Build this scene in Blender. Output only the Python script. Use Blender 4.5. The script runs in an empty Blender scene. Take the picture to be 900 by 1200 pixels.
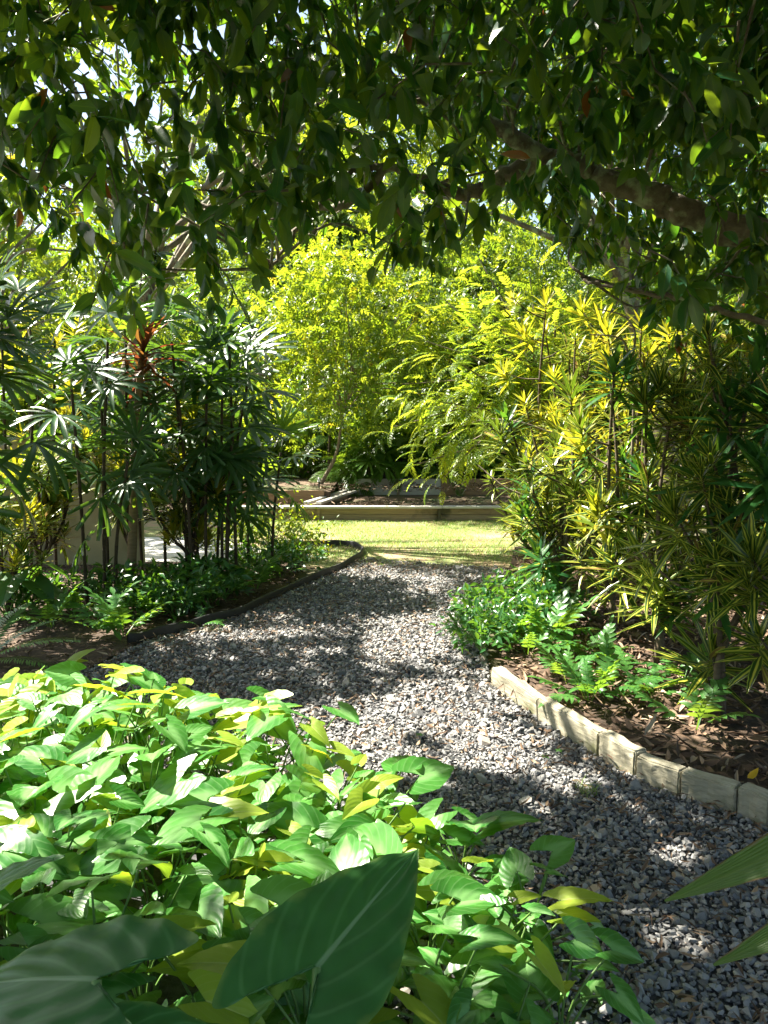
import bpy, bmesh, math, random
import numpy as np
from mathutils import Matrix, Vector
R = np.random.default_rng(11)
random.seed(11)
PI = math.pi
scn = bpy.context.scene
COL = scn.collection

# ------------------------------------------------------------------ camera
F = 867.0
CZ = 1.55
PITCH = math.radians(6.3)
cp_, sp_ = math.cos(PITCH), math.sin(PITCH)


def ray(px, py):
    u, v = (px - 450) / F, (600 - py) / F
    return np.array([u, cp_ + sp_ * v, -sp_ + cp_ * v])


def at(px, py, Y):
    d = ray(px, py)
    return np.array([0, 0, CZ]) + d * (Y / d[1])


def gp(px, py, z=0.0):
    d = ray(px, py)
    return np.array([0, 0, CZ]) + d * ((z - CZ) / d[2])


def proj(P):
    P = np.atleast_2d(P) - np.array([0, 0, CZ])
    dep = P[:, 1] * cp_ - P[:, 2] * sp_
    up = P[:, 1] * sp_ + P[:, 2] * cp_
    dep2 = np.where(dep > .05, dep, .05)
    return 450 + F * P[:, 0] / dep2, 600 - F * up / dep2, dep


SUN_EL, SUN_AZ = math.radians(52), math.radians(64)   # azimuth: turned left from straight ahead
SUN = np.array([-math.sin(SUN_AZ) * math.cos(SUN_EL), math.cos(SUN_AZ) * math.cos(SUN_EL), math.sin(SUN_EL)])

# ------------------------------------------------------------------ materials


def new_mat(name):
    m = bpy.data.materials.new(name)
    m.use_nodes = True
    nt = m.node_tree
    nt.nodes.clear()
    return m, nt


def N(nt, typ, **kw):
    n = nt.nodes.new(typ)
    for k, v in kw.items():
        setattr(n, k, v)
    return n


def mixc(nt, fac, a, b, mode='MIX'):
    n = nt.nodes.new('ShaderNodeMix')
    n.data_type = 'RGBA'
    n.blend_type = mode
    for sock, v in ((n.inputs[0], fac), (n.inputs[6], a), (n.inputs[7], b)):
        if isinstance(v, (int, float)):
            sock.default_value = v
        elif isinstance(v, tuple):
            sock.default_value = (*v, 1) if len(v) == 3 else v
        else:
            nt.links.new(v, sock)
    return n.outputs[2]


def mth(nt, op, a, b=0.0, clamp=False):
    n = nt.nodes.new('ShaderNodeMath')
    n.operation = op
    n.use_clamp = clamp
    for s, v in ((n.inputs[0], a), (n.inputs[1], b)):
        if isinstance(v, (int, float)):
            s.default_value = v
        else:
            nt.links.new(v, s)
    return n.outputs[0]


def ramp01(nt, x, lo, hi):
    n = nt.nodes.new('ShaderNodeMapRange')
    nt.links.new(x, n.inputs[0])
    n.inputs[1].default_value = lo
    n.inputs[2].default_value = hi
    return n.outputs[0]


def noise(nt, vec, scale, detail=3, rough=.55):
    n = N(nt, 'ShaderNodeTexNoise')
    n.inputs['Scale'].default_value = scale
    n.inputs['Detail'].default_value = detail
    n.inputs['Roughness'].default_value = rough
    if vec is not None:
        nt.links.new(vec, n.inputs['Vector'])
    return n.outputs['Fac']


def leaf_mat(name, c1, c2, tr1, tr2, tmix=.35, rough=.38, rib=None, margin=None, lines=None, veins=None, spots=None, old=None, spec=.5):
    """c1..c2 upper colour range by leaf, tr1..tr2 transmitted colour; rib=(halfwidth,col) margin=(from,col) veins=(freq,slant,amount,col)"""
    m, nt = new_mat(name)
    L = nt.links
    out = N(nt, 'ShaderNodeOutputMaterial')
    at_ = N(nt, 'ShaderNodeAttribute', attribute_name='rnd')
    oi = N(nt, 'ShaderNodeObjectInfo')
    rnd = mth(nt, 'FRACT', mth(nt, 'ADD', at_.outputs['Fac'], oi.outputs['Random']))
    geo = N(nt, 'ShaderNodeNewGeometry')
    tc = N(nt, 'ShaderNodeTexCoord')
    uv = N(nt, 'ShaderNodeUVMap')
    sep = N(nt, 'ShaderNodeSeparateXYZ')
    L.new(uv.outputs[0], sep.inputs[0])
    a = mth(nt, 'MULTIPLY', mth(nt, 'ABSOLUTE', mth(nt, 'SUBTRACT', sep.outputs[0], .5)), 2.0)
    col = mixc(nt, rnd, c1, c2)
    tr = mixc(nt, rnd, tr1, tr2)
    nz = noise(nt, tc.outputs['Object'], 22, 2)
    col = mixc(nt, mth(nt, 'MULTIPLY', ramp01(nt, nz, .35, .7), .45), col, tuple(x * .62 for x in c1))
    hgt = nz
    if old:
        msk = mth(nt, 'GREATER_THAN', rnd, 1 - old[0])
        col = mixc(nt, msk, col, old[1])
        tr = mixc(nt, msk, tr, tuple(min(1, x * 1.6) for x in old[1]))
    if veins:
        fr, sl, amt, vc = veins
        w = mth(nt, 'SINE', mth(nt, 'MULTIPLY', mth(nt, 'SUBTRACT', sep.outputs[1], mth(nt, 'MULTIPLY', a, sl)), fr * 2 * PI))
        ln = ramp01(nt, w, .80, 1.0)
        col = mixc(nt, mth(nt, 'MULTIPLY', ln, amt), col, vc)
        hgt = mth(nt, 'ADD', mth(nt, 'MULTIPLY', w, .14), nz)
    if lines:
        w2 = mth(nt, 'SINE', mth(nt, 'MULTIPLY', sep.outputs[0], lines[0]))
        col = mixc(nt, mth(nt, 'MULTIPLY', ramp01(nt, w2, 0, 1), lines[1]), col, lines[2])
        hgt = mth(nt, 'ADD', mth(nt, 'MULTIPLY', w2, .5), hgt)
    if margin:
        mk = ramp01(nt, mth(nt, 'ADD', a, mth(nt, 'MULTIPLY', mth(nt, 'SUBTRACT', nz, .5), .5)), margin[0] - .08, margin[0] + .08)
        mk = mth(nt, 'MULTIPLY', mk, 1.0)
        col = mixc(nt, mk, col, margin[1])
        tr = mixc(nt, mk, tr, tuple(min(1, x * 1.5) for x in margin[1]))
    if rib:
        mk = mth(nt, 'SUBTRACT', 1.0, ramp01(nt, a, rib[0] * .5, rib[0]))
        col = mixc(nt, mk, col, rib[1])
    if spots:
        mk = mth(nt, 'MULTIPLY', ramp01(nt, noise(nt, tc.outputs['Object'], spots[0], 2), spots[1], spots[1] + .05), .85)
        col = mixc(nt, mk, col, spots[2])
        tr = mixc(nt, mk, tr, spots[2])
    bs = N(nt, 'ShaderNodeBsdfPrincipled')
    L.new(col, bs.inputs['Base Color'])
    bs.inputs['Roughness'].default_value = rough
    bs.inputs['Specular IOR Level'].default_value = spec
    bump = N(nt, 'ShaderNodeBump')
    bump.inputs['Strength'].default_value = .35
    bump.inputs['Distance'].default_value = .004
    L.new(hgt, bump.inputs['Height'])
    L.new(bump.outputs[0], bs.inputs['Normal'])
    t = N(nt, 'ShaderNodeBsdfTranslucent')
    L.new(tr, t.inputs['Color'])
    mx = N(nt, 'ShaderNodeMixShader')
    mx.inputs[0].default_value = tmix
    L.new(bs.outputs[0], mx.inputs[1])
    L.new(t.outputs[0], mx.inputs[2])
    L.new(mx.outputs[0], out.inputs[0])
    return m


def rough_mat(name, c1, c2, scale=8, rough=.9, bump=.4, c3=None, s3=2.0, t3=.55, stretch=None, rndmix=None, dist=.01):
    m, nt = new_mat(name)
    L = nt.links
    out = N(nt, 'ShaderNodeOutputMaterial')
    tc = N(nt, 'ShaderNodeTexCoord')
    vec = tc.outputs['Object']
    if stretch:
        mp = N(nt, 'ShaderNodeMapping')
        mp.inputs['Scale'].default_value = stretch
        L.new(vec, mp.inputs[0])
        vec = mp.outputs[0]
    n1 = noise(nt, vec, scale, 6, .65)
    col = mixc(nt, ramp01(nt, n1, .3, .7), c1, c2)
    if c3:
        n3 = noise(nt, tc.outputs['Object'], s3, 5, .6)
        col = mixc(nt, ramp01(nt, n3, t3 - .06, t3 + .06), col, c3)
    if rndmix:
        a = N(nt, 'ShaderNodeAttribute', attribute_name='rnd')
        cr = N(nt, 'ShaderNodeValToRGB')
        L.new(a.outputs['Fac'], cr.inputs[0])
        e = cr.color_ramp.elements
        e[0].position, e[0].color = rndmix[0][0], (*rndmix[0][1], 1)
        e[1].position, e[1].color = rndmix[-1][0], (*rndmix[-1][1], 1)
        for p, c in rndmix[1:-1]:
            x = e.new(p)
            x.color = (*c, 1)
        col = mixc(nt, .25, cr.outputs[0], col)
    bs = N(nt, 'ShaderNodeBsdfPrincipled')
    L.new(col, bs.inputs['Base Color'])
    bs.inputs['Roughness'].default_value = rough
    bp = N(nt, 'ShaderNodeBump')
    bp.inputs['Strength'].default_value = bump
    bp.inputs['Distance'].default_value = dist
    L.new(n1, bp.inputs['Height'])
    L.new(bp.outputs[0], bs.inputs['Normal'])
    L.new(bs.outputs[0], out.inputs[0])
    return m


M = {}
M['canopy'] = leaf_mat('canopy_leaf', (.008, .055, .030), (.020, .095, .040), (.14, .40, .02), (.50, .66, .02), .31, .26,
                       rib=(.07, (.09, .16, .03)), veins=(9, .5, .3, (.05, .12, .02)), old=(.006, (.30, .10, .02)))
M['small'] = leaf_mat('small_tree_leaf', (.045, .115, .016), (.10, .19, .02), (.34, .52, .02), (.62, .68, .03), .42, .4, old=(.03, (.45, .36, .02)))
M['feather'] = leaf_mat('feathery_leaf', (.07, .16, .018), (.16, .26, .025), (.42, .62, .03), (.70, .74, .04), .45, .42)
M['upper'] = leaf_mat('upper_leaf', (.03, .08, .016), (.06, .12, .02), (.30, .48, .02), (.58, .66, .03), .40, .38)
M['mid'] = leaf_mat('mid_leaf', (.04, .10, .018), (.08, .16, .022), (.26, .44, .02), (.52, .60, .03), .38, .4)
M['far'] = leaf_mat('far_leaf', (.03, .075, .018), (.06, .12, .022), (.18, .32, .02), (.34, .45, .03), .35, .45)
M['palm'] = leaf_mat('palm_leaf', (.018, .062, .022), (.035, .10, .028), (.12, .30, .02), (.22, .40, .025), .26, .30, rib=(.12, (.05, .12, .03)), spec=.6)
M['palm_y'] = leaf_mat('lit_palm_leaf', (.05, .13, .02), (.08, .17, .025), (.28, .48, .02), (.38, .55, .03), .34, .34, rib=(.12, (.12, .2, .04)))  # lighter copy of the palm green, light on the fronds put into the colour
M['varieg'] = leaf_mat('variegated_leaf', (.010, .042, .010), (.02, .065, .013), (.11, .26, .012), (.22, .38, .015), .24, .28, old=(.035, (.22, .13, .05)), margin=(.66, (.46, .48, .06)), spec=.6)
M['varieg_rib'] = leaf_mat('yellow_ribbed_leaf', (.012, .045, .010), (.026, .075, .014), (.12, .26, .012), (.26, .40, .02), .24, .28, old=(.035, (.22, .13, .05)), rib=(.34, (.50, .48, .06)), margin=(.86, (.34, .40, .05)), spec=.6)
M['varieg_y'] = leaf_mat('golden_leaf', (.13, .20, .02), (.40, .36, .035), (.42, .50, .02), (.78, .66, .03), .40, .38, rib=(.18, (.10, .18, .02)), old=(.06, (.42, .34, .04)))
M['cordy'] = leaf_mat('bronze_leaf', (.05, .012, .014), (.10, .05, .02), (.26, .03, .02), (.32, .16, .03), .35, .35, rib=(.12, (.16, .03, .03)))
M['syng'] = leaf_mat('arrowhead_leaf', (.026, .15, .020), (.11, .32, .065), (.20, .46, .02), (.42, .60, .03), .34, .33,
                     rib=(.5, (.19, .40, .13)), veins=(5, .6, .3, (.26, .45, .18)), spec=.5)
M['syng_y'] = leaf_mat('young_arrowhead_leaf', (.24, .38, .04), (.36, .46, .05), (.62, .72, .03), (.8, .8, .04), .45, .42, rib=(.06, (.42, .5, .15)), veins=(5, .6, .25, (.45, .52, .15)))
M['eleph'] = leaf_mat('elephant_ear_leaf', (.045, .16, .045), (.055, .18, .05), (.16, .40, .02), (.2, .44, .03), .28, .36,
                      rib=(.05, (.22, .36, .18)), veins=(4.0, .6, .45, (.13, .30, .10)), spots=(9, .78, (.25, .14, .03)), margin=(.985, (.16, .28, .06)), spec=.4)
M['fern'] = leaf_mat('fern_leaf', (.045, .16, .035), (.08, .22, .05), (.24, .48, .03), (.38, .58, .04), .34, .35, rib=(.10, (.14, .28, .07)))
M['cover'] = leaf_mat('cover_leaf', (.022, .095, .028), (.045, .15, .035), (.14, .36, .02), (.25, .46, .03), .28, .3)
M['strap'] = leaf_mat('strap_leaf', (.05, .115, .02), (.07, .15, .025), (.22, .38, .02), (.28, .42, .03), .30, .42, rib=(.08, (.13, .20, .05)), lines=(70, .5, (.14, .22, .05)), margin=(.93, (.18, .12, .05)), spots=(9, .66, (.20, .12, .05)))
M['stemg'] = rough_mat('green_stem', (.07, .16, .03), (.13, .24, .05), 14, .5, .1)
M['bark'] = rough_mat('bark', (.085, .066, .047), (.23, .19, .14), 16, .9, 1.0, c3=(.33, .36, .24), s3=9, t3=.56, dist=.02)
M['shrubbark'] = rough_mat('shrub_bark', (.05, .036, .022), (.14, .105, .065), 12, .85, .6, stretch=(1, 1, 3))
M['cane'] = rough_mat('cane', (.026, .019, .013), (.085, .062, .038), 20, .85, .5)
M['tancane'] = rough_mat('tan_cane', (.16, .115, .065), (.27, .20, .12), 10, .8, .5, stretch=(1, 1, 6))
M['palebark'] = rough_mat('pale_bark', (.12, .09, .06), (.30, .25, .19), 12, .85, .6)
M['stone'] = rough_mat('gravel_stone', (.16, .158, .16), (.27, .265, .26), 60, .72, .5,
                       rndmix=[(0, (.085, .088, .092)), (.28, (.165, .17, .172)), (.6, (.285, .285, .28)), (.88, (.41, .405, .385)), (.95, (.35, .28, .21)), (1, (.58, .545, .5))], dist=.004)
M['gravelbase'] = rough_mat('gravel_bed', (.03, .03, .032), (.10, .10, .105), 45, .95, .8)
M['litter'] = rough_mat('dry_leaf', (.16, .09, .045), (.24, .15, .08), 30, .8, .3,
                        rndmix=[(0, (.045, .028, .018)), (.35, (.11, .066, .04)), (.65, (.19, .125, .078)), (.88, (.34, .25, .165)), (1, (.5, .41, .29))])
M['mulch'] = rough_mat('mulch', (.028, .018, .012), (.095, .060, .038), 30, .95, 1.0, c3=(.15, .10, .065), s3=14, t3=.6)
M['terrace'] = rough_mat('terrace_soil', (.06, .04, .025), (.17, .11, .07), 12, .95, .8, c3=(.06, .085, .025), s3=1.3, t3=.56)
M['lawnsoil'] = rough_mat('lawn_soil', (.11, .14, .045), (.22, .23, .09), 9, .95, .8, c3=(.30, .21, .13), s3=1.9, t3=.52)
M['grass'] = leaf_mat('grass_blade', (.11, .24, .04), (.30, .40, .12), (.25, .45, .06), (.5, .55, .14), .3, .5, old=(.14, (.46, .36, .20)))
M['earth'] = rough_mat('earth', (.035, .04, .016), (.10, .085, .045), 3, .95, .8)
M['timber'] = rough_mat('weathered_timber', (.24, .22, .15), (.44, .41, .31), 9, .85, .6, c3=(.19, .19, .10), s3=7, t3=.60, stretch=(1, 5, 5), dist=.006)
M['timber2'] = rough_mat('grey_timber', (.34, .33, .30), (.52, .50, .46), 6, .8, .3, stretch=(1, 6, 6), dist=.004)
M['brownboard'] = rough_mat('brown_board', (.20, .15, .09), (.36, .27, .17), 5, .85, .5, c3=(.08, .07, .04), s3=1.6, t3=.6, stretch=(.6, 5, 8))
M['tanboard'] = rough_mat('tan_board', (.22, .13, .07), (.36, .24, .14), 5, .85, .5, stretch=(.6, 5, 8))
M['plastic'] = rough_mat('black_edging', (.012, .012, .014), (.03, .03, .032), 12, .55, .2)
M['concrete'] = rough_mat('pale_concrete', (.46, .45, .42), (.62, .60, .56), 6, .9, .2)
M['wallpaint'] = rough_mat('cream_wall', (.27, .25, .13), (.36, .33, .19), 3, .85, .15, c3=(.20, .19, .09), s3=1.2, t3=.6)
M['white'] = rough_mat('white_paint', (.7, .7, .68), (.8, .8, .78), 6, .6, .1)
M['yellow'] = leaf_mat('yellow_fallen', (.65, .40, .02), (.7, .45, .02), (.8, .5, .02), (.8, .5, .02), .3, .4, rib=(.06, (.5, .35, .05)))

# ------------------------------------------------------------------ mesh building


class MB:
    """collects vertices and faces for ONE mesh"""

    def __init__(self):
        self.v, self.f3, self.f4, self.uv, self.r, self.n = [], [], [], [], [], 0

    def add(self, v, faces, uv=None, rnd=0.0):
        v = np.asarray(v, float)
        faces = np.asarray(faces, np.int64)
        k = len(v)
        (self.f4 if faces.shape[1] == 4 else self.f3).append(faces + self.n)
        self.v.append(v)
        self.uv.append(np.asarray(uv, float) if uv is not None else np.zeros((k, 2)))
        self.r.append(np.full(k, rnd) if np.isscalar(rnd) else np.asarray(rnd, float))
        self.n += k
        return self

    def scatter(self, tpl, pos, rot, scale, rnd=None):
        """copies a template (v, faces, uv) K times"""
        v, f, uv = tpl
        K = len(pos)
        if K == 0:
            return self
        sc = np.broadcast_to(np.asarray(scale, float), (K,))[:, None, None]
        P = np.einsum('kij,knj->kni', rot, v[None] * sc) + pos[:, None, :]
        n = len(v)
        fa = (f[None] + (np.arange(K) * n)[:, None, None]).reshape(-1, f.shape[1])
        r = R.random(K) if rnd is None else np.broadcast_to(rnd, (K,))
        return self.add(P.reshape(-1, 3), fa, np.tile(uv, (K, 1)), np.repeat(r, n))

    def tube(self, pts, rad, sides=7, rnd=.5, cap=True):
        pts = np.asarray(pts, float)
        n = len(pts)
        rad = np.broadcast_to(np.asarray(rad, float), (n,))
        tan = np.gradient(pts, axis=0)
        tan /= np.linalg.norm(tan, axis=1)[:, None] + 1e-12
        ref = np.array([0, 0, 1.0]) if abs(tan[0, 2]) < .9 else np.array([1.0, 0, 0])
        V = []
        for i in range(n):
            x = np.cross(ref, tan[i])
            x /= np.linalg.norm(x) + 1e-12
            y = np.cross(tan[i], x)
            a = np.arange(sides) / sides * 2 * PI
            V.append(pts[i] + rad[i] * (np.cos(a)[:, None] * x + np.sin(a)[:, None] * y))
            ref = y
        V = np.concatenate(V)
        i = np.arange(n - 1)[:, None] * sides
        j = np.arange(sides)[None]
        j2 = (j + 1) % sides
        Fq = np.stack([i + j, i + j2, i + sides + j2, i + sides + j], -1).reshape(-1, 4)
        uv = np.stack([np.tile(np.full(sides, .5), n), np.repeat(np.linspace(0, 1, n), sides)], 1)
        base = self.n
        self.add(V, Fq, uv, rnd)
        if cap:
            for e, o in ((0, 0), (n - 1, (n - 1) * sides)):
                c = len(self.v)
                tri = np.array([[sides, (k + 1) % sides, k] if e == 0 else [sides, k, (k + 1) % sides] for k in range(sides)])
                self.add(np.vstack([V[o:o + sides], pts[e]]), tri, None, rnd)
        return self

    def box(self, c, s, rotz=0.0, bev=.0, rnd=.5):
        bm = bmesh.new()
        bmesh.ops.create_cube(bm, size=1)
        for v in bm.verts:
            v.co = Vector((v.co.x * s[0], v.co.y * s[1], v.co.z * s[2]))
        if bev:
            bmesh.ops.bevel(bm, geom=bm.edges[:], offset=bev, segments=2, affect='EDGES', profile=.6)
        bmesh.ops.triangulate(bm, faces=bm.faces[:])
        bm.verts.ensure_lookup_table()
        m = np.array(Matrix.Rotation(rotz, 3, 'Z'))
        V = np.array([v.co[:] for v in bm.verts]) @ m.T + np.asarray(c, float)
        Fa = np.array([[v.index for v in f.verts] for f in bm.faces])
        bm.free()
        return self.add(V, Fa, None, rnd)

    def mesh(self, name, mat, smooth=True):
        me = bpy.data.meshes.new(name)
        V = np.concatenate(self.v)
        loops, starts, off = [], [], 0
        for fl, k in ((self.f4, 4), (self.f3, 3)):
            if fl:
                f = np.concatenate(fl)
                loops.append(f.ravel())
                starts.append(off + np.arange(len(f)) * k)
                off += f.size
        loops = np.concatenate(loops).astype(np.int32)
        starts = np.concatenate(starts).astype(np.int32)
        me.vertices.add(len(V))
        me.vertices.foreach_set('co', V.astype(np.float32).ravel())
        me.loops.add(len(loops))
        me.loops.foreach_set('vertex_index', loops)
        me.polygons.add(len(starts))
        me.polygons.foreach_set('loop_start', starts)
        me.update(calc_edges=True)
        uvl = me.uv_layers.new(name='UVMap')
        uvl.data.foreach_set('uv', np.concatenate(self.uv)[loops].astype(np.float32).ravel())
        at_ = me.attributes.new('rnd', 'FLOAT', 'POINT')
        at_.data.foreach_set('value', np.concatenate(self.r).astype(np.float32))
        me.polygons.foreach_set('use_smooth', np.full(len(starts), smooth))
        me.materials.append(mat)
        me.update()
        return me

    def obj(self, name, mat, parent=None, smooth=True, loc=None):
        me = self.mesh(name, mat, smooth)
        return link(name, me, parent, loc)


def link(name, me, parent=None, loc=None, mtx=None):
    o = bpy.data.objects.new(name, me)
    COL.objects.link(o)
    if parent is not None:
        o.parent = parent
    if mtx is not None:
        o.matrix_basis = mtx
    if loc is not None:
        o.location = loc
    return o


def tag(o, label=None, cat=None, group=None, kind=None):
    for k, v in (('label', label), ('category', cat), ('group', group), ('kind', kind)):
        if v:
            o[k] = v
    return o


def thing(name, label, cat, loc, group=None, rotz=0.0):
    o = link(name, None, None, Vector(loc))
    o.rotation_euler[2] = rotz
    return tag(o, label, cat, group)


def frames(d, n):
    """rotation matrices whose Y axis is d and whose Z axis leans to n"""
    d = d / (np.linalg.norm(d, axis=1)[:, None] + 1e-9)
    x = np.cross(d, n)
    x /= np.linalg.norm(x, axis=1)[:, None] + 1e-9
    z = np.cross(x, d)
    return np.stack([x, d, z], -1)


def unit(K):
    v = R.normal(size=(K, 3))
    return v / np.linalg.norm(v, axis=1)[:, None]


def M4(rot, pos, s=1.0):
    m = np.eye(4)
    m[:3, :3] = rot * s
    m[:3, 3] = pos
    return Matrix(m.tolist())


def curve(pts, n=10):
    """smooth line through points (Catmull-Rom)"""
    P = np.asarray(pts, float)
    P = np.vstack([2 * P[0] - P[1], P, 2 * P[-1] - P[-2]])
    out = []
    for i in range(1, len(P) - 2):
        t = np.linspace(0, 1, n, endpoint=False)[:, None]
        a, b, c, d = P[i - 1], P[i], P[i + 1], P[i + 2]
        out.append(.5 * ((2 * b) + (-a + c) * t + (2 * a - 5 * b + 4 * c - d) * t ** 2 + (-a + 3 * b - 3 * c + d) * t ** 3))
    out.append(P[-2][None])
    return np.concatenate(out)


# ------------------------------------------------------------------ leaf shapes
def strap(L, W, prof, nseg=4, fold=.15, droop=.2, wave=0.0, twist=0.0, across=1):
    """blade along +Y with its upper side +Z"""
    t = np.linspace(0, 1, nseg + 1)
    w = np.maximum(np.array([prof(x) for x in t]), .02) * W / 2
    ang = -droop * t * 1.6
    dy = np.concatenate([[0], np.cumsum(np.cos(ang[:-1]) * L / nseg)])
    dz = np.concatenate([[0], np.cumsum(np.sin(ang[:-1]) * L / nseg)])
    us = np.linspace(-1, 1, 2 * across + 1)
    V, UV = [], []
    for i in range(nseg + 1):
        for u in us:
            x, z = u * w[i], abs(u) * fold * w[i] * 2
            if wave:
                z += wave * math.sin(t[i] * 17 + (2 if u > 0 else 0)) * abs(u) * W
            tw = twist * t[i]
            x2, z2 = x * math.cos(tw) - z * math.sin(tw), x * math.sin(tw) + z * math.cos(tw)
            V.append((x2, dy[i] - z2 * math.sin(ang[i]), dz[i] + z2 * math.cos(ang[i])))
            UV.append((.5 + .5 * u, t[i]))
    c = len(us)
    Fq = [(i * c + k, i * c + k + 1, (i + 1) * c + k + 1, (i + 1) * c + k) for i in range(nseg) for k in range(c - 1)]
    return np.array(V), np.array(Fq), np.array(UV)


def ell(t):
    return math.sin(PI * min(1, max(0, t)) ** .85) ** .8 * (1 - .15 * t)


def ovate(t):
    return (math.sin(PI * t ** .62) ** .9) if 0 < t < 1 else 0.0


def lance(t):
    return min(1, .25 + 3.2 * t) * max(0, 1 - t ** 3.2) ** .8


def blunt(t):
    return min(1, .22 + 2.4 * t) * (1 if t < .93 else .72)


def join(parts):
    V, Fs, UV, n = [], [], [], 0
    for v, f, uv in parts:
        V.append(v)
        Fs.append(f + n)
        UV.append(uv)
        n += len(v)
    return np.concatenate(V), np.concatenate(Fs), np.concatenate(UV)


def xform(tpl, rot=np.eye(3), pos=(0, 0, 0), s=1.0):
    v, f, uv = tpl
    return (v * s) @ np.asarray(rot).T + np.asarray(pos), f, uv


def rx(a):
    return np.array(Matrix.Rotation(a, 3, 'X'))


def ry(a):
    return np.array(Matrix.Rotation(a, 3, 'Y'))


def rz(a):
    return np.array(Matrix.Rotation(a, 3, 'Z'))


def arrow_leaf(L, W, lobe=.32, nb=6, nf=12, across=4, cup=.25, droop=.35, ripple=.02, seed=0, quilt=0.0):
    """heart- or arrow-shaped blade: stalk meets it at the origin, tip on +Y, two basal lobes behind"""
    rr = random.Random(seed)
    half = W / 2
    ctl = [(half * .07, -L * .015), (half * .30, -L * lobe * .40), (half * .58, -L * lobe * .92), (half * .76, -L * lobe * 1.0), (half * .93, -L * lobe * .62), (half * 1.0, -L * lobe * .08),
           (half * .97, L * .14), (half * .80, L * .36), (half * .54, L * .62), (half * .26, L * .83), (half * .09, L * .95), (.0008, L)]
    cc = curve([(x, y, 0) for x, y in ctl], 7 if nf > 14 else 2)
    outl = [(max(x, .0008), y) for x, y, _ in cc]
    sinus = (0.0, 0.0)
    V, UV, Fq = [], [], []
    rows = len(outl)
    for side in (-1, 1):
        base = len(V)
        for i, (x, y) in enumerate(outl):
            yi = 0.0 if y < L * .06 else (y - L * .06) * .92 + .0
            if i == rows - 1:
                yi = y
            for k in range(across + 1):
                s = k / across
                px, py = s * x, yi + s * (y - yi)
                z = cup * (abs(px)) * (1 - .35 * abs(px) / half)
                yy = max(0, py) / L
                z -= droop * L * (.45 * yy ** 2) + .25 * droop * L * (min(0, py) / L) ** 2 * 2
                z += ripple * L * math.sin(py / L * 23 + side + seed) * s * s
                z += quilt * L * math.cos(2 * PI * 4.0 * (.25 + .75 * py / L - s * .6)) * s * (1.15 - s) * 2
                V.append((side * px, py, z))
                UV.append((.5 + .5 * side * s, .25 + .75 * py / L - .0))
        for i in range(rows - 1):
            for k in range(across):
                a, b, c, d = base + i * (across + 1) + k, base + i * (across + 1) + k + 1, base + (i + 1) * (across + 1) + k + 1, base + (i + 1) * (across + 1) + k
                Fq.append((a, b, c, d) if side > 0 else (d, c, b, a))
    return np.array(V), np.array(Fq), np.array(UV)


def lobed_frond(L, nl=6, lw=.03, ll=.11, droop=.5, seed=0):
    """deeply cut fern frond: stalk, midrib blade and strap lobes"""
    rr = random.Random(seed)
    parts = [strap(L, lw * 1.0, lambda t: .16 if t < .3 else .8 * (1 - .6 * (t - .3)), 8, .05, droop)]
    sp = parts[0][0].reshape(9, 3, 3)[:, 1]

    def cen(t):
        i = min(7, int(t * 8))
        return sp[i] + (sp[i + 1] - sp[i]) * (t * 8 - i)
    for k in range(nl):
        t = .30 + .62 * k / nl
        s = ll * (1 - .55 * (k / nl) ** 1.5) * (.8 if k == 0 else 1)
        ang = math.atan(droop * t * 1.6)
        for sd in (-1, 1):
            p = strap(s * rr.uniform(.9, 1.1), lw, lance, 4, .1, .25 + rr.uniform(-.1, .25), wave=.06)
            parts.append(xform(p, rx(-ang) @ rz(-sd * math.radians(58 - 22 * k / nl + rr.uniform(-5, 5))), cen(t)))
    p = strap(ll * .8, lw, lance, 4, .1, .3)
    parts.append(xform(p, rx(-math.atan(droop * 1.5)), cen(.93)))
    return join(parts)


def pinnate(L, npairs=22, ll=.06, lw=.013, droop=.45, hang=.3, seed=0, bare=.15, ang0=72):
    rr = random.Random(seed)
    parts = [strap(L, .006, lambda t: 1 - .6 * t, 10, .3, droop)]
    sp = parts[0][0].reshape(11, 3, 3)[:, 1]
    for k in range(npairs):
        t = bare + (1 - bare) * k / npairs
        i = min(9, int(t * 10))
        c = sp[i] + (sp[i + 1] - sp[i]) * (t * 10 - i)
        s = ll * math.sin(PI * (.12 + .83 * (k / npairs) ** .8)) ** .6
        a = math.atan(droop * t * 1.6)
        for sd in (-1, 1):
            p = strap(s * rr.uniform(.9, 1.1), lw, lance, 2, .1, hang)
            parts.append(xform(p, rx(-a) @ rz(-sd * math.radians(ang0 - 25 * k / npairs + rr.uniform(-6, 6))) @ ry(sd * .25), c))
    return join(parts)


def fan_frond(nseg=9, L=.3, W=.045, stalk=.28, spread=105, seed=0, bend=.35, droop=.22):
    rr = random.Random(seed)
    parts = []
    st = strap(stalk, .008, lambda t: 1 - .4 * t, 4, .6, .12)
    parts.append(st)
    e = st[0].reshape(5, 3, 3)[-1, 1]
    for k in range(nseg):
        a = math.radians(-spread + 2 * spread * k / (nseg - 1) + rr.uniform(-5, 5))
        s = L * (1 - .22 * (abs(a) / math.radians(spread)) ** 2) * rr.uniform(.9, 1.08)
        p = strap(s, W * rr.uniform(.75, 1.1), blunt, 5, .22, droop + rr.uniform(-.06, .16))
        parts.append(xform(p, rx(-bend) @ rz(-a) @ rx(rr.uniform(-.02, .14)), e))
    return join(parts)


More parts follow.
